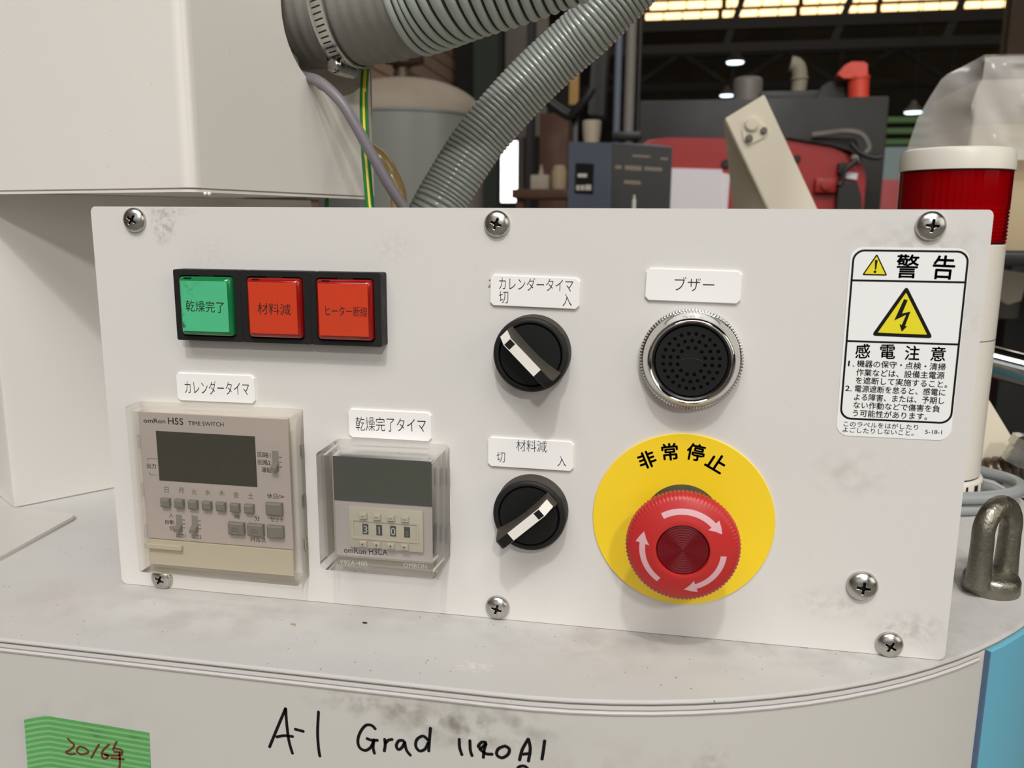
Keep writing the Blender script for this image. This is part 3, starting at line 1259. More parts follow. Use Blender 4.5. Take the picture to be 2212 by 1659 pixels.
def make_screw():
    bm = new()
    r_, h_ = 5.9, 3.5
    prof = [(0, h_)]
    for i in range(1, 13):
        t = i / 12.0
        rr_ = r_ * math.sin(t * PI / 2 * 0.98)
        prof.append((rr_, h_ * (math.cos(t * PI / 2) ** 0.85) * 0.90 + 0.35 if i < 12 else 0.45))
    prof[0] = (0, h_ * 0.9 + 0.35)
    prof += [(r_ * 0.995, 0.0), (0, 0.0)]
    lathe(bm, prof, (0, 0, 0), (0, 0, 1), 40)
    o = out('panel_screw', bm, ['steel', 'steel_dark'], None, angle=40, base=(0, 0, 0))
    bm = new()
    for a in (0, 1):
        box(bm, -2.5, 2.5, -0.52, 0.52, 1.7, 6, mi=1, X=Matrix.Rotation(a * PI / 2, 4, 'Z'))
    c0 = bmesh.ops.create_cone(bm, cap_ends=True, segments=12, radius1=0.5, radius2=1.5, depth=2.6, matrix=Matrix.Translation((0, 0, 3.0)))
    cut = out('cutter', bm, ['steel', 'steel_dark'], None, base=(0, 0, 0))  # recess faces take the darker steel, their shade put into the colour
    md = o.modifiers.new('recess', 'BOOLEAN')
    md.operation = 'DIFFERENCE'
    md.solver = 'EXACT'
    md.use_self = True
    md.object = cut
    dg = bpy.context.evaluated_depsgraph_get()
    me = bpy.data.meshes.new_from_object(o.evaluated_get(dg))
    o.modifiers.clear()
    o.data = me
    bpy.data.objects.remove(cut)
    return o


s0 = make_screw()
SG = 'screws holding the control panel'
spots = [(23.5, 187.0, 35, 1.0, 'metal cross-head screw in the top left corner of the panel'),
         (199.8, 186.4, 20, 1.0, 'metal cross-head screw at the middle of the panel top edge'),
         (377.1, 186.8, 5, 1.0, 'metal cross-head screw in the top right corner, above the warning label'),
         (23.8, 5.4, 25, 1.0, 'metal cross-head screw half hidden below the larger timer cover'),
         (200.6, 6.3, 15, 1.0, 'metal cross-head screw at the panel bottom edge below the lower selector'),
         (363.4, 32.0, 5, 1.13, 'larger cross-head screw to the right of the yellow disc'),
         (376.8, 5.7, 28, 1.0, 'metal cross-head screw at the bottom right corner of the panel')]
for i, (u, v, a, sc, lb) in enumerate(spots):
    o = s0 if i == 0 else s0.copy()
    if i:
        COL.objects.link(o)
    o.location = W(u, v, 0.0)
    o.rotation_euler = (0, math.radians(a), 0)
    o.scale = (sc, sc, sc)
    tag(o, lb, 'screw', SG)

# ---- three illuminated push buttons
BT = [((46.5, 80.35), 'green_lens', 'green_plate', '乾燥完了', (401, 660), (484, 664), 'green square push button in the left of three black frames'),
      ((80.45, 114.6), 'red_lens', 'red_plate', '材料減', (556, 666), (628, 669), 'red square push button in the middle of three black frames'),
      ((114.7, 148.3), 'red_lens', 'red_plate', 'ヒーター断線', (703, 671), (793, 674), 'red square push button in the right of three black frames')]
for (u0, u1), lm, pm, tx, pL, pR, lb in BT:
    t = thing('push_button', lb, 'button', ((u0 + u1) / 2, 131.3, 0), 'square push buttons in a row')
    uc = (u0 + u1) / 2
    v0, v1 = 131.2, 164.5
    bm = new()
    # square black housing with a square well
    oo = rrect(u0, u1, v0, v1, 0.9, 3)
    hl = rrect(uc - 14.1, uc + 13.7, 133.2, 162.0, 2.0, 3)
    holed(bm, oo, [hl], 0.05, 8.0, floor=5.2)
    es = [e for e in bm.edges if all(abs(v.co.z - 8.0) < 1e-4 for v in e.verts) and len(e.link_faces) == 2
          and any(abs(f.normal.z) < 0.5 for f in e.link_faces)]
    out('housing', bm, 'black_matte', t, angle=30)
    bm = new()
    L0, L1, V0, V1 = uc - 13.5, uc + 13.1, 133.9, 161.4
    # lens: tapered square cap with a rounded shoulder
    secs = [(0.0, 5.3), (0.0, 8.6), (0.35, 9.6), (1.5, 10.75), (1.75, 10.85)]
    rings = []
    for ins, n_ in secs:
        rings.append([bm.verts.new((p[0], p[1], n_)) for p in rrect(L0 + ins, L1 - ins, V0 + ins, V1 - ins, 1.5, 4)])
    for A_, B_ in zip(rings, rings[1:]):
        for i in range(len(A_)):
            j = (i + 1) % len(A_)
            bm.faces.new((A_[i], A_[j], B_[j], B_[i]))
    bm.faces.new(rings[-1])
    bm.faces.new(rings[0])
    # two small grip notches on top
    lens = out('lens', bm, lm, t, angle=50)
    bm = new()
    box(bm, uc - 11.8, uc + 11.7, 136.0, 159.5, 10.7, 11.15, 0.12, 1)
    out('name_plate', bm, pm, lens)
    bm = new()
    textpx(bm, tx, pL, pR, h=(5.2 if tx != 'ヒーター断線' else 4.6), n=11.22, weight=-0.004)
    out('lettering', bm, 'print_black', lens, recalc=False)
    bm = new()
    box(bm, uc - 10.2, uc - 6.6, 160.1, 161.0, 9.3, 10.45)
    box(bm, uc - 3.5, uc + 4, 161.3, 162.0, 7.2, 8.3)
    out('grip_notch', bm, 'black_plastic', lens)

# ---- engraved white name plates
def plate(u0, u1, v0, v1, rot, lab, texts):
    c = ((u0 + u1) / 2, (v0 + v1) / 2)
    X = rotn(c, rot)
    t = thing('name_plate', lab, 'label', (c[0], v0, 0.5))
    bm = new()
    prism(bm, rrect(u0, u1, v0, v1, 1.5, cut=True), 0.02, 1.3)
    es = [e for e in bm.edges if all(abs(v.co.z - 1.3) < 1e-4 for v in e.verts)]
    bmesh.ops.bevel(bm, geom=es, offset=0.3, segments=1, affect='EDGES')
    for v in bm.verts:
        v.co = X @ v.co
    out('plate', bm, 'label_white', t, angle=20)
    bm = new()
    for tx, p0, p1, h in texts:
        textpx(bm, tx, p0, p1, h=h, n=1.36, weight=-0.008)
    out('lettering', bm, 'print_black', t, recalc=False)


plate(39.9, 81.0, 100.2, 114.1, 0.006, 'white name plate above the larger timer at left',
      [('カレンダータイマ', (399, 836), (538, 840), 6.6)])
plate(128.3, 169.0, 86.3, 100.2, 0.0, 'white name plate above the smaller timer',
      [('乾燥完了タイマ', (768, 915), (920, 919), 6.8)])
plate(196.9, 236.8, 150.2, 163.9, -0.022, 'white name plate above the upper black selector switch',
      [('カレンダータイマ', (1078, 612), (1238, 617), 5.7), ('切', (1078, 642), (1098, 642), 5.4), ('入', (1215, 648), (1235, 648), 5.4)])
plate(265.1, 305.0, 154.2, 168.0, -0.018, 'white name plate above the chrome ringed buzzer',
      [('ブザー', (1457, 613), (1543, 615), 6.0)])
plate(195.9, 235.6, 76.1, 90.1, -0.003, 'white name plate above the lower black selector switch',
      [('材料減', (1115, 962), (1181, 965), 5.4), ('切', (1073, 987), (1091, 988), 4.9), ('入', (1204, 996), (1223, 997), 4.9)])

# ---- rotary selector switches
def selector(c, ang, lab):
    t = thing('selector_switch', lab, 'switch', (c[0], c[1] - 17, 0), 'black rotary selector switches')
    bm = new()
    lathe(bm, [(16.9, 0.02), (16.9, 7.4), (16.6, 8.9), (15.9, 9.9), (14.9, 10.2), (14.2, 10.0), (13.95, 9.2), (13.9, 6.5), (0, 6.5)],
          (c[0], c[1], 0), seg=72)
    bm.normal_update()
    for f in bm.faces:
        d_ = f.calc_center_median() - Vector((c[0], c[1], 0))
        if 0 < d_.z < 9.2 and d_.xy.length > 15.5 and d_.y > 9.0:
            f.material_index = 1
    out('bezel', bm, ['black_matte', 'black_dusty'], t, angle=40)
    bm = new()
    lathe(bm, [(13.5, 6.6), (13.5, 9.7), (13.2, 10.2), (0, 10.3)], (c[0], c[1], 0), seg=64)
    out('dial', bm, 'black_plastic', t, angle=40)
    # grip: d along the handle (tip positive), e across, waisted sides
    Mx = Matrix.Translation((c[0], c[1], 0)) @ Matrix.Rotation(ang, 4, 'Z')
    bm = new()
    rows = []
    N_ = 30
    for i in range(N_ + 1):
        d = -14.8 + 29.4 * i / N_
        top = 23.6 if d < 10.6 else 23.6 - (d - 10.6) * 1.55
        if d < -13.4:
            top = 23.6 - (-13.4 - d) * 0.9
        q = abs(d) / 14.8
        wb = 2.6 + (0.7 if d > 0 else 1.9) * q * q
        wm = 2.5 + (0.4 if d > 0 else 1.0) * q * q
        wt = 2.45
        sec = [(-wb, 10.1), (-wb * 0.97, 12.0), (-wm, 16.5), (-wt - 0.05, top - 1.0), (-wt + 0.35, top), (wt - 0.35, top), (wt + 0.05, top - 1.0),
               (wm, 16.5), (wb * 0.97, 12.0), (wb, 10.1)]
        rows.append([bm.verts.new(Mx @ Vector((d, e, n_))) for e, n_ in sec])
    for A_, B_ in zip(rows, rows[1:]):
        for i in range(len(A_) - 1):
            bm.faces.new((A_[i], A_[i + 1], B_[i + 1], B_[i]))
    bm.faces.new(rows[0])
    bm.faces.new(rows[-1])
    bmesh.ops.recalc_face_normals(bm, faces=bm.faces)
    bm.normal_update()
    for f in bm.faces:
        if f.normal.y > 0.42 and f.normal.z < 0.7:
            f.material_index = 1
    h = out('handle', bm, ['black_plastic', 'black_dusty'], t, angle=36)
    bm = new()

    def strip(d0, n0_, d1, n1_, w_, lift, mi):
        hexa(bm, [Mx @ Vector(p) for p in ((d0, -w_, n0_ + lift), (d1, -w_, n1_ + lift), (d1, w_, n1_ + lift), (d0, w_, n0_ + lift),
                                           (d0, -w_, n0_ - 0.4), (d1, -w_, n1_ - 0.4), (d1, w_, n1_ - 0.4), (d0, w_, n0_ - 0.4))], mi)
    strip(-7.6, 23.6, 10.7, 23.6, 2.12, 0.16, 0)
    strip(10.7, 23.6, 14.45, 23.6 - 3.75 * 1.55, 2.12, 0.18, 0)
    out('pointer', bm, 'insert_white', h)
    bm = new()
    strip(7.6, 23.6, 10.6, 23.6, 1.75, 0.24, 0)
    out('pointer_mark', bm, 'black_plastic', h)


selector((216.7, 130.2), math.radians(135), 'upper black selector switch with its white pointer turned to upper left')
selector((216.8, 56.4), math.radians(42), 'lower black selector switch with its white pointer turned to upper right')

# ---- buzzer
bz = thing('buzzer', 'black perforated buzzer in a knurled chrome ring', 'buzzer', (285.6, 108, 0))
bc = (285.6, 130.0, 0)
bm = new()
NT = 96
lathe(bm, [(21.0, 0.02), (21.6, 0.4), (21.6, 4.6), (21.0, 5.2), (20.6, 5.3)], bc, seg=NT * 4,
      rfn=lambda t, r, j: r + (0.28 * (1 if int(round(t / (2 * PI) * NT * 4)) % 4 in (0, 1) else -1) if j in (1, 2) else 0))
lathe(bm, [(20.6, 5.3), (20.3, 6.6), (19.6, 8.2), (18.6, 10.4), (17.9, 11.6), (17.4, 11.9), (16.9, 11.6), (15.4, 9.6), (14.9, 7.0)], bc, seg=96)
out('chrome_ring', bm, 'chrome', bz, angle=35)
bm = new()
holes = []
for cnt, rr_ in ((24, 11.75), (18, 8.75), (12, 5.8)):
    for i in range(cnt):
        a = 2 * PI * (i + 0.5) / cnt
        holes.append(circle((bc[0] + rr_ * math.cos(a), bc[1] + rr_ * math.sin(a)), 0.82, 10))
holed(bm, circle((bc[0], bc[1]), 14.6, 72), holes, 6.0, 9.6, floor=7.2)
out('grille', bm, 'black_plastic', bz, angle=30)
bm = new()
lathe(bm, [(14.9, 6.5), (14.9, 9.3), (14.6, 9.5), (14.6, 6.5)], bc, seg=72)
out('gasket', bm, 'black_matte', bz)
bm = new()
P = [Vector((bc[0] + 5.2 * math.cos(a), bc[1] - 0.6 + 1.6 * math.sin(a), 9.6)) for a in [PI * (0.12 + 0.76 * i / 16) for i in range(17)]]
tube(bm, P, 0.14, 6)
out('raised_mark', bm, 'black_matte', bz)

# ---- emergency stop
ec = (285.1, 56.2)
es_ = thing('emergency_stop', 'red mushroom emergency stop button on a round yellow plate', 'button', (ec[0], 16.4, 0))
bm = new()
lathe(bm, [(0, 0.05), (40.0, 0.05), (40.15, 0.5), (39.9, 1.1), (0, 1.1)], (ec[0], ec[1], 0), seg=128)
yp = out('yellow_plate', bm, 'yellow_plate', es_, angle=30)
bm = new()
for ch, px_, py_, r_ in (('非', 1397.5, 993, 24), ('常', 1447, 976, 8), ('停', 1503, 977, -8), ('止', 1548.5, 999, -29)):
    p = at(px_, py_, 1.15)
    text(bm, ch, (p.x, p.y), None, 7.6, 1.16, math.radians(r_), weight=0.024)
out('lettering', bm, 'black_ink', yp, recalc=False)
bm = new()
lathe(bm, [(17.0, 1.1), (17.0, 7.5), (16.2, 8.4), (14.8, 8.8), (14.8, 25.0), (14.0, 26.0), (0, 26)], (ec[0], ec[1], 0), seg=64)
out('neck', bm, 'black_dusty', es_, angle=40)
NS = 84


def scal(t, r, j):
    k = (t / (2 * PI) * NS) % 1.0
    w_ = (0.0, 0.35, 1.0, 1.0, 0.7, 0.15, 0.0)[j] if j < 7 else 0.0
    return r + 0.9 * w_ * (abs(math.sin(PI * k)) - 0.6)


bm = new()
lathe(bm, [(14, 25.6), (20.0, 27.4), (22.9, 28.6), (23.2, 31.9), (22.7, 33.4), (21.6, 34.4), (20.4, 35.0), (16.0, 36.4), (13.0, 37.2), (11.6, 37.5), (10.9, 37.4), (10.6, 36.6), (10.6, 35.0)],
      (ec[0], ec[1], 0), seg=NS * 4, rfn=scal)
head = out('mushroom_head', bm, 'estop_red', es_, angle=50)


def head_n(r):
    pr = [(10.6, 37.5), (11.6, 37.5), (13.0, 37.2), (16.0, 36.4), (20.4, 35.0), (21.6, 34.4)]
    for (r0, n0_), (r1, n1_) in zip(pr, pr[1:]):
        if r <= r1:
            return n0_ + (n1_ - n0_) * max(0, (r - r0)) / (r1 - r0)
    return 34.4


def polar(r, a):
    return Vector((ec[0] + r * math.cos(a), ec[1] + r * math.sin(a), head_n(r) + 0.12))


for k, (a_s, a_e) in enumerate(((122, 27), (-5, -86), (236, 157))):
    bm = new()
    a_n = a_e + 17
    n_ = 16
    A_, B_, C_ = [], [], []
    for i in range(n_ + 1):
        a = math.radians(a_s + (a_n - a_s) * i / n_)
        A_.append(bm.verts.new(polar(17.6, a)))
        C_.append(bm.verts.new(polar(16.4, a)))
        B_.append(bm.verts.new(polar(15.2, a)))
    for i in range(n_):
        bm.faces.new((A_[i], A_[i + 1], C_[i + 1], C_[i]))
        bm.faces.new((C_[i], C_[i + 1], B_[i + 1], B_[i]))
    # barbed head
    aa = math.radians(a_n)
    ae = math.radians(a_e)
    am = math.radians((a_n + a_e) / 2)
    t1 = bm.verts.new(polar(19.3, aa))
    t0 = bm.verts.new(polar(13.6, aa + math.radians(1)))
    m1 = bm.verts.new(polar(18.2, am))
    m0 = bm.verts.new(polar(15.4, am))
    mm = bm.verts.new(polar(16.8, am))
    tp = bm.verts.new(polar(17.2, ae))
    bm.faces.new((t1, m1, mm, C_[-1], A_[-1]))
    bm.faces.new((t0, B_[-1], C_[-1], mm, m0))
    bm.faces.new((m1, tp, mm))
    bm.faces.new((mm, tp, m0))
    out('arrow', bm, 'arrow_pink', head, recalc=False)
bm = new()
prof = [(10.55, 35.2)]
for i in range(10, 0, -1):
    r_ = i * 1.03
    prof += [(r_, 36.5 + 0.02 * (10 - i)), (r_ - 0.5, 36.66 + 0.02 * (10 - i))]
prof += [(0, 36.75)]
lathe(bm, prof, (ec[0], ec[1], 0), seg=64)
out('lens', bm, 'estop_lens', head, angle=20)

# ---- larger timer (week timer) with clear cover
tm = thing('week_timer', 'larger square timer with dark display and weekday keys behind clear cover', 'timer', (62, 13.3, 0))
bm = new()
box(bm, 21.2, 98.0, 15.2, 94.8, 0.02, 5.4, 0.8)
out('case', bm, 'timer_beige', tm)
bm = new()
box(bm, 21.2, 99.8, 29.3, 94.6, 5.3, 6.0, 0.15, 1)
fc = out('face', bm, 'timer_face', tm)
bm = new()
box(bm, 30.2, 82.6, 60.1, 85.4, 5.9, 6.14)
out('display', bm, 'lcd_dark', tm)


def key(u, v, w_, h_, parent, m='timer_key', n0_=5.9, n1_=8.6, name='key', ins=0.7):
    bm = new()
    A_ = [bm.verts.new((u + sx * w_ / 2, v + sy * h_ / 2, n0_)) for sx, sy in ((-1, -1), (1, -1), (1, 1), (-1, 1))]
    C_ = [bm.verts.new((u + sx * w_ / 2, v + sy * h_ / 2, n1_ - 0.6)) for sx, sy in ((-1, -1), (1, -1), (1, 1), (-1, 1))]
    B_ = [bm.verts.new((u + sx * (w_ / 2 - ins), v + sy * (h_ / 2 - ins), n1_)) for sx, sy in ((-1, -1), (1, -1), (1, 1), (-1, 1))]
    for P_, Q_ in ((A_, C_), (C_, B_)):
        for i in range(4):
            j = (i + 1) % 4
            bm.faces.new((P_[i], P_[j], Q_[j], Q_[i]))
    bm.faces.new(B_)
    bm.faces.new(A_)
    return out(name, bm, m, parent, angle=20)


for i in range(7):
    key(33.4 + 7.48 * i, 49.2, 4.7, 4.3, tm, name='day_key')
for (u, v, chev) in ((91.5, 50.0, 0), (91.6, 38.4, 0), (81.2, 38.5, 1), (71.0, 38.5, 1)):
    o = key(u, v, 8.3, 6.2, tm, name='setting_key')
    if chev:
        bm = new()
        for dy in (-1.0, 0.3):
            ribbon(bm, [(u - 2.2, v - 0.6 + dy), (u - 0.2, v + 0.5 + dy), (u + 1.8, v - 0.6 + dy)], 0.4, lambda a, b: (a, b, 8.66), smooth=False)
        out('chevron', bm, 'print_grey', o, recalc=False)
for (u, v, h_) in ((39.4, 38.6, 8.6), (48.0, 38.7, 8.6), (92.7, 73.8, 10.0)):
    bm = new()
    box(bm, u - 1.7, u + 1.7, v - h_ / 2, v + h_ / 2, 5.9, 6.08)
    sl = out('slide_switch', bm, 'slot_grey', tm)
    bm = new()
    for k in range(3):
        vv = v - h_ * 0.30 + k * h_ * 0.24
        box(bm, u + 1.8, u + 3.2, vv, vv + 0.35, 5.9, 6.09)
    out('scale_mark', bm, 'print_grey', sl)
    bm = new()
    vb = v - h_ * 0.30
    hexa(bm, [(u - 1.5, vb - 1.2, 9.2), (u + 1.5, vb - 1.2, 9.2), (u + 1.5, vb + 0.4, 9.2), (u - 1.5, vb + 0.4, 9.2),
              (u - 1.5, vb - 1.5, 6.0), (u + 1.5, vb - 1.5, 6.0), (u + 1.5, vb + 2.4, 6.0), (u - 1.5, vb + 2.4, 6.0)])
    out('slider', bm, 'timer_key', sl)
bm = new()
n6 = 6.06
textpx(bm, 'omRon', (310, 908), (357, 910), n=n6, weight=0.015, h=2.2)
textpx(bm, 'H5S', (363, 909), (395.5, 911), n=n6, weight=0.012, h=3.3)
textpx(bm, 'TIME SWITCH', (407, 914), (483, 917), n=n6, weight=0.004, h=2.0)
for ch, px_, py_ in (('日', 360, 1058), ('月', 390.8, 1059.4), ('火', 419.6, 1062.4), ('水', 448.8, 1063.7), ('木', 479.3, 1065.1), ('金', 510.1, 1068.4), ('土', 541.6, 1071)):
    p = at(px_, py_, 6)
    text(bm, ch, (p.x, p.y), None, 2.9, n6, weight=0.0)
for tx, p0, p1, h_ in (('休日/≫', (577, 1071), (614, 1073), 2.6), ('時', (507, 1116), (518, 1116.5), 2.6), ('分', (550, 1119), (561, 1120), 2.8),
                       ('セット', (584, 1121.5), (612, 1123.5), 2.4), ('パルス', (541, 1165), (574, 1167), 2.6),
                       ('出力', (317, 1006), (337, 1007), 2.6), ('回路1', (556.5, 981.5), (584, 983.5), 2.6), ('回路2', (557, 998), (584, 999.5), 2.6),
                       ('運転', (565, 1014.5), (586, 1016), 2.6), ('入', (365, 1113), (374, 1113.2), 2.4), ('自動', (357, 1127), (376, 1128.3), 2.3),
                       ('切', (366, 1141), (375, 1141.4), 2.4), ('出力1', (381, 1156), (401, 1157.5), 2.3), ('出力2', (414, 1158), (435, 1159.6), 2.3)):
    textpx(bm, tx, p0, p1, n=n6, h=h_, weight=0.004)
for a, b, c_ in ((24.6, 70.9, 29.8), (25.0, 62.6, 29.8)):
    box(bm, a, c_, b, b + 0.22, 6.0, 6.05)
box(bm, 24.5, 24.75, 69.7, 71.0, 6.0, 6.05)
box(bm, 24.9, 25.15, 62.7, 64.0, 6.0, 6.05)
out('lettering', bm, 'print_grey', tm, recalc=False)
bm = new()
box(bm, 21.6, 99.6, 15.5, 28.8, 5.4, 6.2, 0.2, 1)
dr_ = out('lower_door', bm, 'timer_beige', tm)
bm = new()
box(bm, 20.6, 40.8, 24.6, 27.2, 6.0, 8.4, 0.3, 1)
out('door_tab', bm, 'timer_beige', dr_)


def cover(name, u0, u1, v0, v1, n1_, draft, wt, m, parent, rad):
    """hollow clear cover: outer and inner skins joined at the rim"""
    bm = new()

    def loop(i, n_, r_):
        return [bm.verts.new((p[0], p[1], n_)) for p in rrect(u0 + i, u1 - i, v0 + i, v1 - i, max(0.3, r_), 4)]
    L_ = [loop(0, 0.1, rad), loop(draft, n1_ - 0.8, rad), loop(draft + 0.8, n1_, max(0.3, rad - 0.8)),
          loop(draft + wt + 0.6, n1_ - wt, max(0.3, rad - wt)), loop(wt, 0.1, max(0.3, rad - wt))]
    for A_, B_ in zip(L_[:2], L_[1:3]):
        for i in range(len(A_)):
            j = (i + 1) % len(A_)
            bm.faces.new((A_[i], A_[j], B_[j], B_[i]))
    bm.faces.new(L_[2])
    bm.faces.new(L_[3][::-1])
    for A_, B_ in ((L_[3], L_[4]), (L_[4], L_[0])):
        for i in range(len(A_)):
            j = (i + 1) % len(A_)
            bm.faces.new((A_[i], A_[j], B_[j], B_[i]))
    return out(name, bm, m, parent, angle=25)


cv = cover('clear_cover', 18.7, 105.0, 13.2, 98.7, 13.0, 0.3, 1.7, 'clear_cover', tm, 0.8)
for v_ in (28, 50, 75):
    for q in ((104.6, 105.8), (18.2, 18.9)):
        bm = new()
        box(bm, q[0], q[1], v_, v_ + 7, 2.0, 4.6, 0.3, 1)
        out('cover_clip', bm, 'clear_cover', cv)

# ---- smaller timer
t2 = thing('preset_timer', 'smaller square timer with four thumbwheel digits behind clear cover', 'timer', (149, 28, 0))
bm = new()
box(bm, 122.4, 174.0, 29.0, 81.4, 0.02, 9.3, 0.8)
out('case', bm, 'timer_beige_dark', t2)
bm = new()
box(bm, 123.6, 172.8, 30.2, 80.3, 9.2, 9.8, 0.2, 1)
out('face', bm, 'timer_face', t2)
bm = new()
box(bm, 123.6, 172.9, 57.7, 80.3, 9.7, 10.2, 0.15, 1)
df = out('display_frame', bm, 'lcd_frame', t2)
bm = new()
box(bm, 129.7, 170.2, 61.0, 77.4, 10.1, 10.32, 0.05, 1)
out('display', bm, 'lcd_green', df)
bm = new()
box(bm, 131.2, 167.4, 35.4, 55.7, 9.7, 11.6, 0.5, 2)
tp_ = out('thumbwheel_plate', bm, 'timer_beige', t2)
bm = new()
holed(bm, rrect(132.9, 165.4, 40.1, 49.8, 0.4, 2), [rrect(133.7, 164.6, 41.0, 49.0, 0.4, 2)], 11.5, 12.1)
out('window_frame', bm, 'timer_beige', tp_)
for i, (uu, dg_) in enumerate(((139.4, '3'), (146.2, '1'), (153.0, '0'), (159.8, 's'))):
    bm = new()
    box(bm, uu - 1.45, uu + 1.45, 42.4, 47.6, 11.5, 11.68)
    wd_ = out('digit_wheel', bm, 'digit_black', t2)
    bm = new()
    text(bm, dg_, (uu, 44.9 if dg_ != 's' else 44.5), None, 3.6 if dg_ != 's' else 2.4, 11.74)
    out('digit', bm, 'digit_white' if dg_ != 's' else 'digit_olive', wd_, recalc=False)
    for vv in (51.7, 38.1):
        o = key(uu - (0.6 if vv > 45 else 0.9), vv, 3.5, 2.7, t2, m='timer_beige', n0_=11.5, n1_=13.6, name='thumb_key', ins=0.35)
        bm = new()
        q = uu - (0.6 if vv > 45 else 0.9)
        box(bm, q - 0.8, q + 0.8, vv - 0.15, vv + 0.15, 13.6, 13.68)
        if vv < 45:
            box(bm, q - 0.15, q + 0.15, vv - 0.8, vv + 0.8, 13.6, 13.68)
        out('sign', bm, 'print_grey', o)
bm = new()
textpx(bm, 'omRon', (743, 1188), (790, 1191.5), n=9.86, h=2.6, weight=0.014)
textpx(bm, 'H3CA', (797, 1191), (837, 1193), n=9.86, h=3.2, weight=0.004)
out('lettering', bm, 'print_grey', t2, recalc=False)
cv = cover('clear_cover', 120.8, 177.4, 27.8, 85.2, 23.5, 0.2, 1.5, 'clear_cover_grey', t2, 2.6)
bm = new()
textpx(bm, 'Y92A-48B', (734, 1214.5), (794, 1218.5), n=23.6, h=2.4, weight=-0.01)
textpx(bm, 'OMRON', (872, 1220.5), (922, 1224), n=23.6, h=2.2, weight=-0.01)
out('raised_lettering', bm, 'emboss', cv, recalc=False)
for v_ in (38, 66):
    bm = new()
    box(bm, 176.9, 178.3, v_, v_ + 9, 2.0, 5.5, 0.4, 1)
    out('cover_clip', bm, 'clear_cover_grey', cv)

# ---- warning label
ws = thing('warning_label', 'white warning label with yellow electric shock triangle at the panel right', 'label', (370, 98.9, 0))
bm = new()
prism(bm, rrect(347.5, 392.8, 98.9, 178.0, 5.0, 8), 0.02, 0.22)
st_ = out('sticker', bm, 'sticker_white', ws, angle=20)
bm = new()
o_ = rrect(348.4, 392.6, 106.0, 177.2, 4.6, 8)
i_ = rrect(349.2, 391.8, 106.8, 176.4, 3.9, 8)
va = [bm.verts.new((p[0], p[1], 0.28)) for p in o_]
vb_ = [bm.verts.new((p[0], p[1], 0.28)) for p in i_]
for i in range(len(va)):
    j = (i + 1) % len(va)
    bm.faces.new((va[i], va[j], vb_[j], vb_[i]))
for vv in (164.6, 139.4):
    prism(bm, [(349, vv - 0.4), (392, vv - 0.4), (392, vv + 0.4), (349, vv + 0.4)], 0.24, 0.28)
out('border', bm, 'black_ink', ws, recalc=False)


def zpx(x, y):
    return (1770 + x / 3.456, 500 + y / 3.456)


def tri(bm, pts, r_, n_, mi):
    P_ = [Vector((p[0], p[1], 0)) for p in pts]
    res = []
    for i in range(3):
        a, b, c_ = P_[i - 1], P_[i], P_[(i + 1) % 3]
        d1, d2 = (a - b).normalized(), (c_ - b).normalized()
        s_, e_ = b + d1 * r_, b + d2 * r_
        for k in range(6):
            t = k / 5.0
            res.append(s_ * (1 - t) ** 2 + b * 2 * t * (1 - t) + e_ * t * t)
    bm.faces.new([bm.verts.new((p.x, p.y, n_)) for p in res]).material_index = mi


def lab_tri(top, left, right, inset, r_):
    a, b, c_ = [at(*zpx(*p), 0.3) for p in (top, left, right)]
    cc_ = (a + b + c_) / 3
    bm = new()
    tri(bm, [a, b, c_], r_, 0.30, 0)
    tri(bm, [cc_ + (p - cc_) * inset for p in (a, b, c_)], r_ * 0.25, 0.34, 1)
    return bm


bm = lab_tri((652, 405), (388, 778), (848, 798), 0.80, 1.9)
poly = [(632, 505), (660, 512), (618, 612), (680, 598), (640, 705), (655, 708), (615, 748), (598, 692), (615, 698), (648, 622), (558, 665)]
bm.faces.new([bm.verts.new(tuple(at(*zpx(*p), 0.38))) for p in poly]).material_index = 0
out('shock_symbol', bm, ['black_ink', 'sign_yellow'], ws, recalc=False)
bm = lab_tri((430, 165), (318, 326), (508, 330), 0.82, 0.9)
bm.faces.new([bm.verts.new(tuple(at(*zpx(*p), 0.38))) for p in ((415, 212), (436, 214), (424, 285), (414, 284))]).material_index = 0
c_ = at(*zpx(415, 301), 0.38)
bm.faces.new([bm.verts.new((p[0], p[1], 0.38)) for p in circle((c_.x, c_.y), 0.55, 12)]).material_index = 0
out('alert_symbol', bm, ['black_ink', 'sign_yellow'], ws, recalc=False)
bm = new()
for tx, a, b, h_, wt in (('警', (575, 258), (740, 262), 9.4, 0.014), ('告', (848, 265), (1010, 272), 9.4, 0.014),
                         ('感', (270, 895), (378, 892), 5.9, 0.014), ('電', (455, 898), (565, 898), 5.9, 0.014), ('注', (640, 905), (748, 908), 5.9, 0.014),
                         ('意', (833, 912), (942, 916), 5.9, 0.014)):
    textpx(bm, tx, zpx(*a), zpx(*b), h=h_, n=0.30, weight=wt)
    if tx == '告':
        out('heading_lettering', bm, 'black_ink', ws, recalc=False)
        bm = new()
out('title_lettering', bm, 'black_ink', ws, recalc=False)
bm = new()
LN = (('1.', (216, 985), (262, 988)), ('機器の保守・点検・清掃', (282, 985), (942, 1012)), ('作業などは、設備主電源', (276, 1050), (934, 1076)),
      ('を遮断して実施すること。', (272, 1110), (955, 1142)), ('2.', (193, 1170), (242, 1173)), ('電源遮断を怠ると、感電に', (265, 1172), (940, 1202)),
      ('よる障害、または、予期し', (260, 1234), (932, 1264)), ('ない作動などで傷害を負', (255, 1294), (900, 1325)), ('う可能性があります。', (250, 1354), (805, 1382)))
for tx, a, b in LN:
    textpx(bm, tx, zpx(*a), zpx(*b), h=(3.0 if len(tx) > 3 else 2.3), n=0.30, weight=0.010)
out('lettering', bm, 'black_ink', ws, recalc=False)
bm = new()
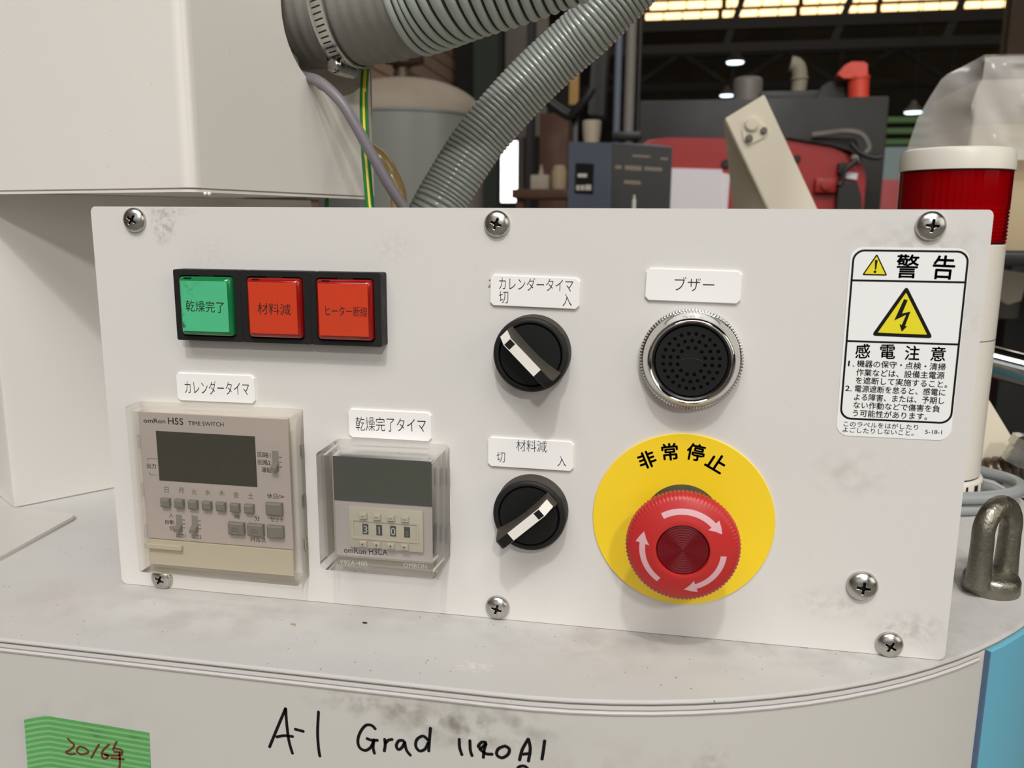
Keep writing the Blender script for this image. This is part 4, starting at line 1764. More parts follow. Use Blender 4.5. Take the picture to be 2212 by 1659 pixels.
for tx, a, b in (('このラベルをはがしたり', (182, 1434), (738, 1462)), ('よごしたりしないこと。', (175, 1478), (705, 1505)), ('5-18-1', (790, 1495), (915, 1499))):
    textpx(bm, tx, zpx(*a), zpx(*b), h=(2.3 if len(tx) > 7 else 1.7), n=0.30, weight=0.004)
out('footnote_lettering', bm, 'black_ink', ws, recalc=False)
# ================================================================== RIGHT SIDE: EYE BOLT, SIGNAL TOWER, CABLES
eb = (446.0, 0.0, -84.0)
bm = new()
lathe(bm, [(0, 0.02), (13.4, 0.02), (13.8, 1.0), (13.6, 7.0), (12.6, 9.0), (9.5, 10.2), (0, 11.0)], eb, (0, 1, 0), 40)
ring_c = Vector((446.0, 29.4, -84.0))
hd = Vector((0.74, 0, -0.67)).normalized()
P = [ring_c * 0 + Vector((eb[0], 0, eb[2])) - hd * 12.6 + Vector((0, v_, 0)) for v_ in (5.0, 12.0, 19.0, 26.0, 30.0)]
P += [Vector((eb[0], 33.2, eb[2])) + hd * (12.9 * math.cos(a)) + Vector((0, 12.9 * math.sin(a), 0)) for a in [PI - PI * i / 14 for i in range(15)]]
P += [Vector((eb[0], 0, eb[2])) + hd * 12.6 + Vector((0, v_, 0)) for v_ in (30.0, 26.0, 19.0, 12.0, 5.0)]
tube(bm, spline(P, 60)[0], 5.4, 20, rfn=lambda i: 5.3 + 1.0 * (1 - math.sin(PI * i / 59)) ** 2)
tag(out('eye_bolt', bm, 'galvanised', angle=60), 'dull galvanised lifting eye bolt screwed into the white machine top at right', 'bolt')

tw = (455.0, -244.0)
tower = thing('signal_tower', 'white signal tower with a red warning lamp behind the panel at right', 'signal light', (tw[0], 0.3, tw[1]))
tc = (tw[0], 0, tw[1])
bm = new()
lathe(bm, [(0, 0.3), (35.6, 0.3), (35.6, 18.0), (34.8, 19.4), (33.4, 20), (0, 20)], tc, (0, 1, 0), 64)
base = out('base_ring', bm, 'tower_white', tower, angle=40)
bm = new()
for i in range(24):
    a = 2 * PI * i / 24
    X = Matrix.Translation(tc) @ Matrix.Rotation(a, 4, 'Y')
    box(bm, 35.0, 35.75, 10.0, 17.2, -2.1 if i % 2 else -0.9, 2.1 if i % 2 else 0.9, X=X)
o = out('vent_slot', bm, 'black_plastic', base)
o['kind'] = 'stuff'
bm = new()
lathe(bm, [(33.0, 20), (33.0, 21.0), (33.5, 21.2), (33.5, 113.4)], tc, (0, 1, 0), 64, mis=[1, 1, 0])
lathe(bm, [(33.5, 114.0), (33.5, 174.6), (32.8, 175.2), (32.8, 176.4)], tc, (0, 1, 0), 64, mis=[0, 0, 1])
lathe(bm, [(33.5, 113.4), (33.1, 113.5), (33.1, 113.9), (33.5, 114.0)], tc, (0, 1, 0), 64, mi=1)
out('body', bm, ['tower_white', 'black_plastic'], tower, angle=30)
bm = new()
lens = [(33.4, 176.4)]
for k in range(9):
    v_ = 177.2 + k * 2.35
    lens += [(33.4, v_), (32.7, v_ + 0.5), (33.4, v_ + 1.0)]
lens += [(33.4, 199.5), (33.4, 221.0)]
lathe(bm, lens, tc, (0, 1, 0), 96, rfn=lambda t, r, j: r)
red = out('lamp_lens', bm, 'tower_red', tower, angle=25)
bm = new()
lathe(bm, [(29.0, 177), (30.0, 184), (30.4, 198), (30.0, 199), (30.4, 200), (30.4, 220.5)], tc, (0, 1, 0), 240, rfn=lambda t, r, j: r + 0.95 * math.sin(t * 48))
out('flute', bm, 'tower_flute', red, angle=80)
bm = new()
lathe(bm, [(0, 220.6), (33.2, 220.6), (33.6, 221.6), (34.4, 221.8), (34.3, 231), (33.2, 234.2), (30.5, 235.4), (0, 236)], tc, (0, 1, 0), 72, mis=[1, 1, 0, 0, 0, 0, 0])
out('cap', bm, ['tower_white', 'black_plastic'], tower, angle=30)

# grey cable coiled round the tower foot
lowp, upp = [], []
for i in range(100):
    a = math.radians(-200 + i * 3.1)
    lowp.append(Vector((tw[0] + 41.0 * (1.0 + 0.22 * max(0, math.cos(a))) * math.cos(a), 4.4, tw[1] + 41.0 * math.sin(a))))
for i in range(110):
    a = math.radians(-150 + i * 2.75)
    upp.append(Vector((tw[0] + 41.5 * (1.0 + 0.46 * max(0, math.cos(a))) * math.cos(a), 12.8, tw[1] + 43.0 * math.sin(a))))
bm = new()
tube(bm, spline(lowp, 110)[0], 4.1, 16)
tag(out('coiled_cable', bm, 'cable_light', angle=60), 'glossy pale grey cable lying on the machine top round the signal tower, lower loop', 'cable')
bm = new()
tube(bm, spline(upp, 120)[0], 4.1, 16)
tag(out('coiled_cable', bm, 'cable_light', angle=60), 'glossy pale grey cable looped round the signal tower foot, upper loop', 'cable')

# beige gusset, brown conduit, fitting behind the tower
bm = new()
gp = [at(x, y, -330) for x, y in ((2085, 800), (2139, 868), (2198, 965), (2225, 1020), (2225, 1075), (2085, 1075))]
prism(bm, [(p.x, p.y) for p in gp], -345, -330, 'uv')
tag(out('gusset_plate', bm, 'cream_paint'), 'cream triangular gusset plate right behind the signal tower', 'bracket')
P = [at(2080, 1030, -318), at(2130, 1020, -316), at(2175, 1015, -314), at(2290, 1004, -310), at(2500, 985, -306)]
PP, ln = spline(P, 200)
n_ = int(ln / 5.2) * 4 + 1
PP, ln = spline(P, n_)
bm = new()
tube(bm, PP, 12, 28, rfn=lambda i: 11.2 * (1 - (0.10 if i % 4 == 0 else 0.0)))
tag(out('flexible_conduit', bm, 'conduit_brown', angle=60), 'brown corrugated flexible conduit right of the signal tower foot', 'conduit')
fcn = at(2205, 975, -300)
bm = new()
lathe(bm, [(0, -10), (9.5, -10), (9.5, 2), (11, 3), (11, 10), (7.5, 12), (0, 12)], tuple(fcn), (0.35, 0.9, 0.1), 6)
tag(out('conduit_fitting', bm, 'zinc', angle=20), 'shiny metal hexagon fitting above the brown conduit at the right edge', 'fitting')
# polished pipe further back
p0, p1 = at(2120, 775, -520), at(2700, 926, -455)
bm = new()
tube(bm, [p0, p0.lerp(p1, 0.5), p1], 15.5, 32)
tag(out('polished_pipe', bm, 'chrome', angle=60), 'polished steel pipe running off the right edge behind the signal tower', 'pipe')
# dark machinery behind the right edge
rm = thing('dark_machine', 'dark machine frame with cream and maroon parts seen past the tower', 'machine', (900, -1050, -1100))
bm = new()
q = at(2100, 900, -1250)
box(bm, q.x - 60, q.x + 500, -1050, 120, -1400, -1180, 4)
out('body', bm, 'machine_black', rm)
bm = new()
q = at(2160, 735, -1100)
box(bm, q.x - 40, q.x + 60, q.y - 40, q.y + 40, -1180, -1100, 4)
out('maroon_cover', bm, 'maroon', rm)
bm = new()
a_, b_ = at(2140, 578, -1010), at(2212, 650, -1010)
prism(bm, [(a_.x, b_.y + 12), (a_.x, a_.y), (b_.x + 2, a_.y - 8), (b_.x - 4, b_.y), (a_.x + 30, b_.y - 6)], -1048, -1010)
out('cream_bracket', bm, 'cream_paint', rm)
bm = new()
a_ = at(2160, 665, -1060)
lathe(bm, [(0, -14), (26, -14), (26, 10), (18, 14), (0, 14)], tuple(a_), (0, 1, 0), 28)
out('grey_cap', bm, 'machine_grey', rm)
bm = new()
a_, b_ = at(2196, 480, -1050), at(2235, 760, -1050)
box(bm, a_.x, b_.x, -1050, a_.y + 60, -1090, -1050, 3)
out('post', bm, 'machine_black', rm)

# box wrapped in clear plastic film
def plane_poly(pts, n_):
    return [(p.x, p.y) for p in (at(x, y, n_) for x, y in pts)]


bx = thing('packed_boxes', 'two stacked beige cartons under clear plastic film at the right edge', 'box', (760, 150, -800))
bm = new()
a_, b_ = at(2101, 268, -760), at(2330, 420, -760)
box(bm, a_.x, b_.x, 156.5, a_.y, -980, -760, 3)
out('lower_carton', bm, 'carton', bx)
bm = new()
a_, b_ = at(2112, 172, -770), at(2330, 266, -770)
box(bm, a_.x, b_.x, b_.y, a_.y, -960, -770, 3)
out('upper_carton', bm, 'carton_grey', bx)
# film: draped hood with creases
hood = [(1955, 345), (1961, 318), (1982, 256), (2007, 212), (2033, 172), (2047, 160), (2076, 146), (2126, 119), (2180, 117), (2330, 116)]
ridge = [(2085, 345), (2095, 310), (2105, 262), (2098, 228), (2108, 196), (2122, 172), (2125, 150), (2128, 124), (2185, 121), (2330, 120)]
bm = new()
L0_ = [at(x, y, -800) for x, y in hood]
L1_ = [at(x, y, -735) for x, y in ridge]
L2_ = [at(2330, 345 - i * 22.0 if i < 9 else 128, -735) for i in range(10)]
rows = []
for k in range(len(hood)):
    row = []
    for i in range(9):
        t = i / 8.0
        p = L0_[k].lerp(L1_[k], t)
        p.z += 3 * math.sin(t * PI) * math.sin(k * 1.7 + t * 4)
        row.append(bm.verts.new(p))
    for i in range(1, 9):
        t = i / 8.0
        p = L1_[k].lerp(L2_[k], t)
        p.z += (4 * math.sin(t * 7 + k * 1.1) + 5 * max(0, math.sin(t * 11 - k)) ** 3) * min(1, t * 3)
        row.append(bm.verts.new(p))
    rows.append(row)
for A_, B_ in zip(rows, rows[1:]):
    for i in range(len(A_) - 1):
        bm.faces.new((A_[i], A_[i + 1], B_[i + 1], B_[i]))
bmesh.ops.subdivide_edges(bm, edges=list(bm.edges), cuts=2, use_grid_fill=True, smooth=0.6)
for v in bm.verts:
    v.co.z += 0.5 * math.sin(v.co.x * 0.21 + v.co.y * 0.13)
tag(out('plastic_film', bm, 'plastic_film', angle=60), 'creased clear plastic film draped over the beige cartons at right', 'plastic sheet')
# bench carrying the cartons
bm = new()
box(bm, at(1990, 440, -800).x, 1500, 140, 156, -1000, -740, 2)
bt = thing('work_bench', 'dark bench carrying the film-wrapped cartons behind the signal tower', 'bench', (1000, -1050, -870))
out('bench_top', bm, 'machine_black', bt)
for x_ in (600, 1460):
    bm = new()
    box(bm, x_, x_ + 30, -1050, 140, -985, -955, 2)
    out('leg', bm, 'machine_black', bt)

# ================================================================== BACKGROUND MACHINES
# air receiver tank
tk = at(876, 256, -2350)
tank = thing('air_tank', 'grey air receiver tank with dusty domed top and valve behind the hoses', 'tank', (tk.x, -1050, -2350))
tr_ = 250.0
bm = new()
lathe(bm, [(0, -1050), (tr_, -1050), (tr_, tk.y - 6), (tr_ + 4, tk.y - 4), (tr_ + 4, tk.y + 2), (tr_ - 2, tk.y + 4)], (tk.x, 0, -2350), (0, 1, 0), 64)
out('shell', bm, 'tank_grey', tank, angle=40)
bm = new()
lathe(bm, [(tr_ - 1, tk.y + 4)] + [(tr_ * math.cos(a), tk.y + 4 + 118 * math.sin(a)) for a in [i * PI / 24 for i in range(1, 12)]] + [(0, tk.y + 122)],
      (tk.x, 0, -2350), (0, 1, 0), 64)
out('dome', bm, 'tank_dust', tank, angle=60)
bm = new()
vt = tk.y + 118
lathe(bm, [(0, vt), (34, vt), (32, vt + 14), (24, vt + 36), (34, vt + 44), (40, vt + 50), (40, vt + 70), (26, vt + 80), (0, vt + 82)], (tk.x - 6, 0, -2350), (0, 1, 0), 24)
out('valve', bm, 'brass_dark', tank, angle=40)
for a in (0.4, 2.2, 4.0):
    bm = new()
    lathe(bm, [(0, 0), (14, 0), (14, 40), (0, 40)], (tk.x + 30 * math.cos(a), vt + 52, -2350 + 30 * math.sin(a)), (math.cos(a), 0, math.sin(a)), 12)
    out('valve_port', bm, 'brass_dark', tank)

# columns of the hall
def column(px0, px1, n_, m, name, lab, depth=200, top=6800):
    a_, b_ = at(px0, 480, n_), at(px1, 480, n_)
    t = thing(name, lab, 'column', ((a_.x + b_.x) / 2, -1050, n_ - depth / 2))
    bm = new()
    wdt = b_.x - a_.x
    box(bm, a_.x, b_.x, -1050, top, n_ - 14, n_)
    out('flange', bm, m, t)
    bm = new()
    box(bm, a_.x, b_.x, -1050, top, n_ - depth, n_ - depth + 14)
    out('flange', bm, m, t)
    bm = new()
    box(bm, (a_.x + b_.x) / 2 - 6, (a_.x + b_.x) / 2 + 6, -1050, top, n_ - depth + 14, n_ - 14)
    out('web', bm, m, t)


column(1024, 1074, -9200, 'column_green', 'steel_column', 'dark green steel column behind the two grey hoses')
column(1134, 1148, -9000, 'machine_black', 'steel_column', 'slim black steel column right of the bright doorway')
column(2135, 2190, -9000, 'steel_brown', 'steel_column', 'brown steel column above the film-wrapped cartons')
bm = new()
a_, b_ = at(1092, 120, -10500), at(1180, 470, -10500)
box(bm, a_.x, a_.x + 520, 1250, 6940, -10600, -10500)
tag(out('duct_panel', bm, 'machine_grey'), 'grey sheet metal duct panel high up behind the silver hose', 'panel')

# bright doorway in the far wall
dn_ = -13500
a_, b_ = at(1077, 305, dn_), at(1118, 437, dn_)
dw = new()
box(dw, a_.x, b_.x, b_.y, a_.y, dn_ - 60, dn_ - 20)
do = struct(out('window_1', dw, 'daylight'))
bm = new()
box(bm, -3300, a_.x, -1050, 3200, dn_ - 120, dn_)
box(bm, b_.x, b_.x + 900, -1050, 3200, dn_ - 120, dn_)
box(bm, a_.x, b_.x, a_.y, 3200, dn_ - 120, dn_)
box(bm, a_.x, b_.x, -1050, b_.y, dn_ - 120, dn_)
struct(out('wall_inner', bm, 'hall_dark'))
bm = new()
box(bm, b_.x, b_.x + 95, b_.y - 60, a_.y + 60, dn_, dn_ + 40)
fo = struct(out('trim_1', bm, 'machine_grey'))

# work bench with small parts in the middle distance
wb_ = thing('parts_bench', 'dark wooden bench with parts far behind, left of the controller', 'bench', (0, -1050, -5200))
a_, b_ = at(1105, 408, -5200), at(1240, 470, -5200)
bm = new()
box(bm, a_.x, b_.x + 80, a_.y - 60, a_.y, -5700, -5200, 4)
out('bench_top', bm, 'wood_brown', wb_)
for x_ in (a_.x + 20, b_.x):
    bm = new()
    box(bm, x_, x_ + 50, -1050, a_.y - 60, -5300, -5250)
    out('leg', bm, 'wood_brown', wb_)
bt_v = a_.y
for (x0, x1, y0, kind, m, lb) in ((1147, 1186, 378, 'box', 'carton_grey', 'low pale carton at the left end of the far parts bench'),
                                  (1153, 1165, 352, 'bottle', 'carton_grey', 'narrow pale bottle at the back of the far parts bench'),
                                  (1190, 1222, 356, 'roll', 'carton', 'rounded cream roll on the far parts bench beside the controller')):
    p_, r_ = at(x0, y0, -5350), at(x1, y0, -5350)
    bm = new()
    if kind == 'box':
        box(bm, p_.x, r_.x, bt_v + 0.5, p_.y, -5450, -5330, 4)
    else:
        rr_ = (r_.x - p_.x) / 2
        hh = p_.y - bt_v - 0.5
        pf = [(0, 0), (rr_, 0), (rr_, hh * 0.72), (rr_ * 0.45, hh * 0.86), (rr_ * 0.4, hh), (0, hh)] if kind == 'bottle' else \
            [(0, 0), (rr_ * 0.92, 0), (rr_, hh * 0.2), (rr_, hh * 0.75), (rr_ * 0.7, hh), (0, hh)]
        lathe(bm, pf, ((p_.x + r_.x) / 2, bt_v + 0.5, -5400 if kind == 'roll' else -5560), (0, 1, 0), 24)
    tag(out({'box': 'carton', 'bottle': 'bottle', 'roll': 'roll'}[kind], bm, m), lb, kind)
bm = new()
a_, b_ = at(1166, 245, -6800), at(1226, 372, -6800)
box(bm, a_.x, b_.x, -1050, a_.y, -7000, -6800, 5)
cb_ = out('brown_cabinet', bm, 'wood_brown')
tag(cb_, 'tall brown cabinet in shade behind the far parts bench', 'cabinet')

# black feeder with cup and amber strip
fd = thing('black_feeder', 'black feeder chute with hose and pale cup left of the dark post', 'machine', (at(1270, 300, -3000).x, 300, -3000))
bm = new()
pp = [at(x, y, -3000) for x, y in ((1284, 60), (1315, 60), (1308, 150), (1304, 250), (1270, 246), (1276, 160))]
prism(bm, [(p.x, p.y) for p in pp], -3120, -3000)
out('chute', bm, 'machine_black', fd)
P = [at(1180, 215, -3050), at(1205, 235, -3040), at(1232, 250, -3030), at(1245, 240, -3020), at(1265, 215, -3010), at(1280, 190, -3010)]
bm = new()
tube(bm, spline(P, 24)[0], 20, 14)
out('feed_hose', bm, 'machine_black', fd)
a_ = at(1238, 310, -3040)
bm = new()
box(bm, a_.x - 8, a_.x + 16, -1050, at(1238, 250, -3040).y, -3090, -3050, 3)
out('stand', bm, 'machine_black', fd)
p_ = at(1278, 300, -2940)
bm = new()
lathe(bm, [(0, -40), (26, -40), (34, 20), (36, 62), (32, 66), (28, 20), (0, -30)], (p_.x, p_.y, -2940), (0, 1, 0), 28)
out('cup', bm, 'carton_grey', fd)
bm = new()
a_, b_ = at(1231, 90, -4300), at(1249, 226, -4300)
box(bm, a_.x, b_.x, b_.y, a_.y + 300, -4340, -4300, 4)
tag(out('amber_strip', bm, 'amber_paint'), 'amber coloured upright strip hanging behind the silver hose', 'strip')
# dark post (two tubes and a rail)
ps = thing('dark_post', 'dark steel post with twin tubes standing behind the black controller box', 'post', (at(1350, 300, -2500).x, -1050, -2500))
for x_, r_, m in ((1331, 12, 'control_blue'), (1357, 17, 'machine_grey'), (1376, 7, 'machine_black')):
    p_ = at(x_, 300, -2500)
    bm = new()
    lathe(bm, [(0, -1050), (r_, -1050), (r_, 1500), (0, 1500)], (p_.x, 0, -2500), (0, 1, 0), 20)
    out('tube', bm, m, ps)
a_, b_ = at(1322, 285, -2470), at(1385, 300, -2470)
bm = new()
box(bm, a_.x, b_.x, b_.y, a_.y, -2530, -2465, 3)
out('clamp_block', bm, 'machine_black', ps)

# controller box
cn = thing('controller_box', 'dark controller box with slate blue side and rows of labels', 'controller', (at(1360, 400, -1900).x, -1050, -1960))
f = [at(x, y, -1880) for x, y in ((1318, 308), (1453, 318), (1447, 470), (1316, 470))]
bk_ = [at(x, y, -1960) for x, y in ((1229, 306), (1420, 312), (1420, 470), (1226, 470))]
bm = new()
hexa(bm, f + bk_)
out('casing', bm, 'control_blue', cn, angle=20)
fn = (f[1] - f[0]).cross(f[3] - f[0]).normalized()
if fn.z < 0:
    fn = -fn


def on_face(x, y, lift=1.0):
    return hit(x, y, tuple(f[0] + fn * lift), tuple(fn))


bm = new()
q_ = [on_face(x, y, 4) for x, y in ((1320, 309), (1452, 319), (1446, 468), (1318, 468))]
hexa(bm, q_ + [p - fn * 6 for p in q_])
pf_ = out('front_face', bm, 'control_face', cn, angle=20)
bm = new()
for (x0, y0, x1, y1) in ((1366, 334, 1405, 341), (1427, 340, 1443, 346), (1329, 357, 1343, 365), (1350, 357, 1386, 369), (1392, 360, 1430, 370), (1348, 389, 1384, 399)):
    bm = new()
    q_ = [on_face(*p, 4.6) for p in ((x0, y0), (x1, y0 + (x1 - x0) * 0.06), (x1, y1), (x0, y1 - (x1 - x0) * 0.06))]
    bm.faces.new([bm.verts.new(p) for p in q_])
    out('key_label', bm, 'control_print', pf_, recalc=False)
sn = (f[0] - bk_[0]).cross(f[3] - f[0]).normalized()


def on_side(x, y, lift=1.0):
    s_ = sn if sn.z > 0 else -sn
    return hit(x, y, tuple(f[0] + s_ * lift), tuple(s_))


bm = new()
q_ = [on_side(*p, 1) for p in ((1243, 352), (1283, 354), (1281, 420), (1241, 418))]
bm.faces.new([bm.verts.new(p) for p in q_]).material_index = 0
for (x0, y0, x1, y1, mi_) in ((1248, 375, 1268, 383, 1), (1245, 400, 1252, 411, 2), (1254, 400, 1262, 411, 2), (1264, 399, 1277, 411, 2), (1249, 358, 1280, 362, 0)):
    q_ = [on_side(*p, 1.8) for p in ((x0, y0), (x1, y0), (x1, y1), (x0, y1))]
    bm.faces.new([bm.verts.new(p) for p in q_]).material_index = mi_
out('side_label', bm, ['machine_black', 'control_light', 'control_light'], cn, recalc=False)
p_ = at(1360, 470, -1930)
bm = new()
box(bm, p_.x - 40, p_.x + 40, -1050, p_.y, -1960, -1900, 3)
out('stand', bm, 'machine_black', cn)
bm = new()
p_ = at(1370, 432, -1800)
lathe(bm, [(0, -40), (5, -40), (5, 0), (2.5, 3), (2.5, 12), (0, 13)], tuple(p_), (0, 1, 0), 14)
out('marker_pin', bm, 'control_light', cn)
bm = new()
box(bm, p_.x - 30, p_.x + 30, p_.y - 44, p_.y - 39, -1905, -1780)
out('pin_shelf', bm, 'machine_black', cn)

# red moulding machine with charcoal guard
rn = -2800
red = thing('red_machine', 'large red machine with a charcoal guard, behind the cream arm', 'machine', (at(1650, 450, rn).x, -1050, rn))
pr = plane_poly([(1360, 330), (1400, 302), (1440, 297), (1700, 301), (1745, 309), (1800, 318), (1838, 331), (1862, 352), (1872, 380), (1876, 480), (1360, 480)], rn)
lowv = -1050
pr2 = pr[:-2] + [(pr[-3][0] + 10, lowv), (pr[0][0], lowv)]
bm = new()
prism(bm, pr2, rn - 700, rn)
bmesh.ops.bevel(bm, geom=[e for e in bm.edges if all(abs(v.co.z - rn) < 1e-3 for v in e.verts)], offset=10, segments=2, affect='EDGES')
out('red_cover', bm, 'machine_red', red, angle=30)
bm = new()
a_, b_ = at(1860, 388, rn - 400), at(1990, 480, rn - 400)
box(bm, a_.x, b_.x, -1050, a_.y, rn - 800, rn - 380, 6)
out('rear_cover', bm, 'machine_red', red)
bm = new()
a_, b_ = at(1376, 218, rn - 120), at(1912, 335, rn - 120)
box(bm, a_.x, b_.x, b_.y - 200, a_.y, rn - 650, rn - 120, 8)
out('guard', bm, 'machine_charcoal', red)
bm = new()
pr = plane_poly([(1440, 300), (1700, 296), (1745, 300), (1838, 300), (1860, 345), (1838, 328), (1800, 315), (1745, 306), (1700, 299)], rn + 14)
prism(bm, plane_poly([(1700, 297), (1850, 297), (1862, 345), (1838, 327), (1800, 314), (1745, 305)], rn + 16), rn - 60, rn + 16)
out('shadow_strip', bm, 'machine_charcoal', red)
bm = new()
a_, b_ = at(1640, 197, rn - 260), at(1790, 222, rn - 260)
box(bm, a_.x, b_.x, b_.y, a_.y, rn - 620, rn - 260, 8)
out('upper_guard', bm, 'machine_charcoal', red)
bm = new()
a_, b_ = at(1752, 182, rn - 240), at(1826, 222, rn - 240)
prism(bm, plane_poly([(1760, 222), (1776, 186), (1792, 176), (1830, 176), (1830, 222)], rn - 240), rn - 400, rn - 240)
out('blower_box', bm, 'machine_charcoal', red)
bm = new()
p_ = at(1615, 196, rn - 300)
lathe(bm, [(0, -80), (52, -80), (54, 30), (50, 42), (44, 46), (0, 46)], tuple(p_), (0, 1, 0), 36)
out('round_cap', bm, 'machine_grey', red, angle=40)
bm = new()
P = [at(1722, 215, rn - 330), at(1727, 180, rn - 330), at(1727, 158, rn - 330), at(1722, 142, rn - 330), at(1708, 138, rn - 330)]
tube(bm, spline(P, 16)[0], 28, 18)
tube(bm, [at(1727, 172, rn - 330), at(1727, 168, rn - 330)], 33, 18)
out('beige_pipe', bm, 'pipe_beige', red)
bm = new()
P = [at(1854, 226, rn - 200), at(1854, 190, rn - 200), at(1855, 165, rn - 200)]
tube(bm, P, 36, 22)
tube(bm, [at(1854, 172, rn - 200), at(1854, 166, rn - 200)], 40, 22)
P = [at(1856, 166, rn - 200), at(1854, 152, rn - 200), at(1838, 148, rn - 190), at(1818, 160, rn - 180)]
hd_ = plane_poly([(1875, 168), (1874, 138), (1866, 133), (1840, 133), (1826, 140), (1810, 160), (1822, 169)], rn - 170)
prism(bm, hd_, rn - 236, rn - 170)
out('red_elbow', bm, 'pipe_red', red, angle=40)
for pts_, nm, m in (([(1450, 363), (1560, 366), (1558, 470), (1447, 470)], 'paper_sheet', 'paper_white'),
                    ([(1556, 372), (1577, 377), (1570, 470), (1552, 470)], 'paper_sheet', 'paper_white')):
    bm = new()
    prism(bm, plane_poly(pts_, rn + (14 if pts_[0][0] == 1450 else 10)), rn + 2, rn + (14 if pts_[0][0] == 1450 else 10))
    out(nm, bm, m, red)
bm = new()
p_ = at(1568, 354, rn + 8)
lathe(bm, [(0, -6), (15, -6), (15, 2), (12, 5), (0, 5)], tuple(p_), (0, 0, 1), 20)
out('knob', bm, 'machine_black', red)
bm = new()
p_ = at(1722, 343, rn + 8)
lathe(bm, [(0, -6), (12, -6), (12, 2), (9, 5), (0, 5)], tuple(p_), (0, 0, 1), 20)
out('knob', bm, 'machine_black', red)
# control recess with red block, black pad, white tag and cable
bm = new()
a_, b_ = at(1762, 385, rn + 30), at(1806, 416, rn + 30)
box(bm, a_.x, b_.x, b_.y, a_.y, rn - 10, rn + 34, 5)
p_ = at(1785, 398, rn + 44)
lathe(bm, [(0, -14), (18, -14), (18, 2), (0, 4)], tuple(p_), (0, 0, 1), 18)
out('red_block', bm, 'machine_red', red, angle=30)
bm = new()
prism(bm, plane_poly([(1812, 400), (1822, 394), (1852, 392), (1861, 425), (1864, 480), (1806, 480)], rn + 50), rn - 10, rn + 50)
out('black_pad', bm, 'machine_black', red)
bm = new()
prism(bm, plane_poly([(1828, 372), (1853, 374), (1851, 388), (1826, 385)], rn + 16), rn - 4, rn + 16)
out('white_tag', bm, 'paper_white', red)
bm = new()
prism(bm, plane_poly([(1842, 334), (1852, 336), (1858, 350), (1848, 352), (1840, 342)], rn + 22), rn - 4, rn + 22)
out('white_tag', bm, 'paper_white', red)
bm = new()
P = [at(1755, 292, rn + 30), at(1790, 288, rn + 40), at(1830, 284, rn + 60), at(1862, 292, rn + 60), at(1877, 318, rn + 60), at(1868, 332, rn + 60)]
tube(bm, spline(P, 40)[0], 10, 12)
out('grey_cable', bm, 'machine_grey', red)
bm = new()
P = [at(1838, 310, rn + 60), at(1858, 330, rn + 64), at(1885, 340, rn + 66), at(1904, 339, rn + 66)]
tube(bm, spline(P, 24)[0], 9, 10)
P = [at(1852, 345, rn + 50), at(1835, 358, rn + 50), at(1824, 370, rn + 50), at(1818, 392, rn + 50), at(1812, 400, rn + 52)]
tube(bm, spline(P, 24)[0], 9, 10)
prism(bm, plane_poly([(1814, 352), (1828, 350), (1834, 366), (1820, 378), (1812, 372)], rn + 40), rn, rn + 40)
out('black_cable', bm, 'machine_black', red)

# green grey cabinet and plants seen past the red machine
bm = new()
a_, b_ = at(1868, 318, -3900), at(2010, 480, -3900)
box(bm, a_.x, b_.x, -1050, a_.y, -4200, -3900, 6)
tag(out('pale_cabinet', bm, 'grey_green'), 'pale grey green cabinet between red machine and film-wrapped cartons', 'cabinet')
bm = new()
a_, b_ = at(1880, 262, -8000), at(2000, 312, -8000)
for k in range(3):
    box(bm, a_.x, b_.x + 500, b_.y + k * 95, b_.y + k * 95 + 50, -8040, -8000, 4)
    slat_v = b_.y
gb = thing('green_rack', 'dim green slatted rack far behind, left of the plastic film', 'rack', (a_.x + 300, -1050, -8020))
out('slat', bm, 'leaf_green', gb)
for x_ in (a_.x + 20, b_.x + 440):
    bm = new()
    box(bm, x_, x_ + 50, -1050, b_.y + 240, -8090, -8041, 3)
    out('post', bm, 'machine_black', gb)

# cream arm standing in front of the red machine
an = -900
arm = thing('cream_arm', 'cream painted steel arm leaning left in front of the red machine', 'arm', (at(1700, 450, an).x, 0, an))
f4 = [at(x, y, an) for x, y in ((1566, 256), (1651, 204), (1790, 505), (1685, 505))]
b4 = [at(x, y, an - 70) for x, y in ((1563, 262), (1640, 214), (1770, 505), (1588, 505))]
bm = new()
hexa(bm, f4 + b4)
bmesh.ops.bevel(bm, geom=[e for e in bm.edges], offset=1.2, segments=2, affect='EDGES')
out('beam', bm, 'cream_paint', arm, angle=25)
bm = new()
cx_ = at(1690, 500, an).x
box(bm, cx_ - 60, cx_ + 60, -1050, at(1690, 496, an).y, an - 90, an - 5, 3)
out('pedestal', bm, 'cream_paint', arm)
bm = new()
q_ = [at(x, y, an + 2.5) for x, y in ((1607, 262), (1625, 250), (1650, 272), (1660, 284), (1652, 296), (1618, 313), (1606, 303), (1603, 280))]
prism(bm, [(p.x, p.y) for p in q_], an - 1, an + 2.6)
bp2 = out('bolt_plate', bm, 'cream_paint', arm, angle=20)
for (x, y, r_, m) in ((1624, 268, 9.5, 'cream_paint'), (1650, 282, 4.6, 'machine_grey'), (1618, 299, 5.2, 'machine_grey')):
    p_ = at(x, y, an + 3)
    bm = new()
    lathe(bm, [(0, -1), (r_, -1), (r_, 3.2), (r_ * 0.8, 4.6), (0, 5)], tuple(p_), (0, 0, 1), 22)
    out('bolt', bm, m, bp2)

# ================================================================== ROOF: SKYLIGHT BANDS, TRUSSES, BAY LAMPS
sk = -19500


def wrange(y_px, n_):
    return at(1700, y_px, n_).y


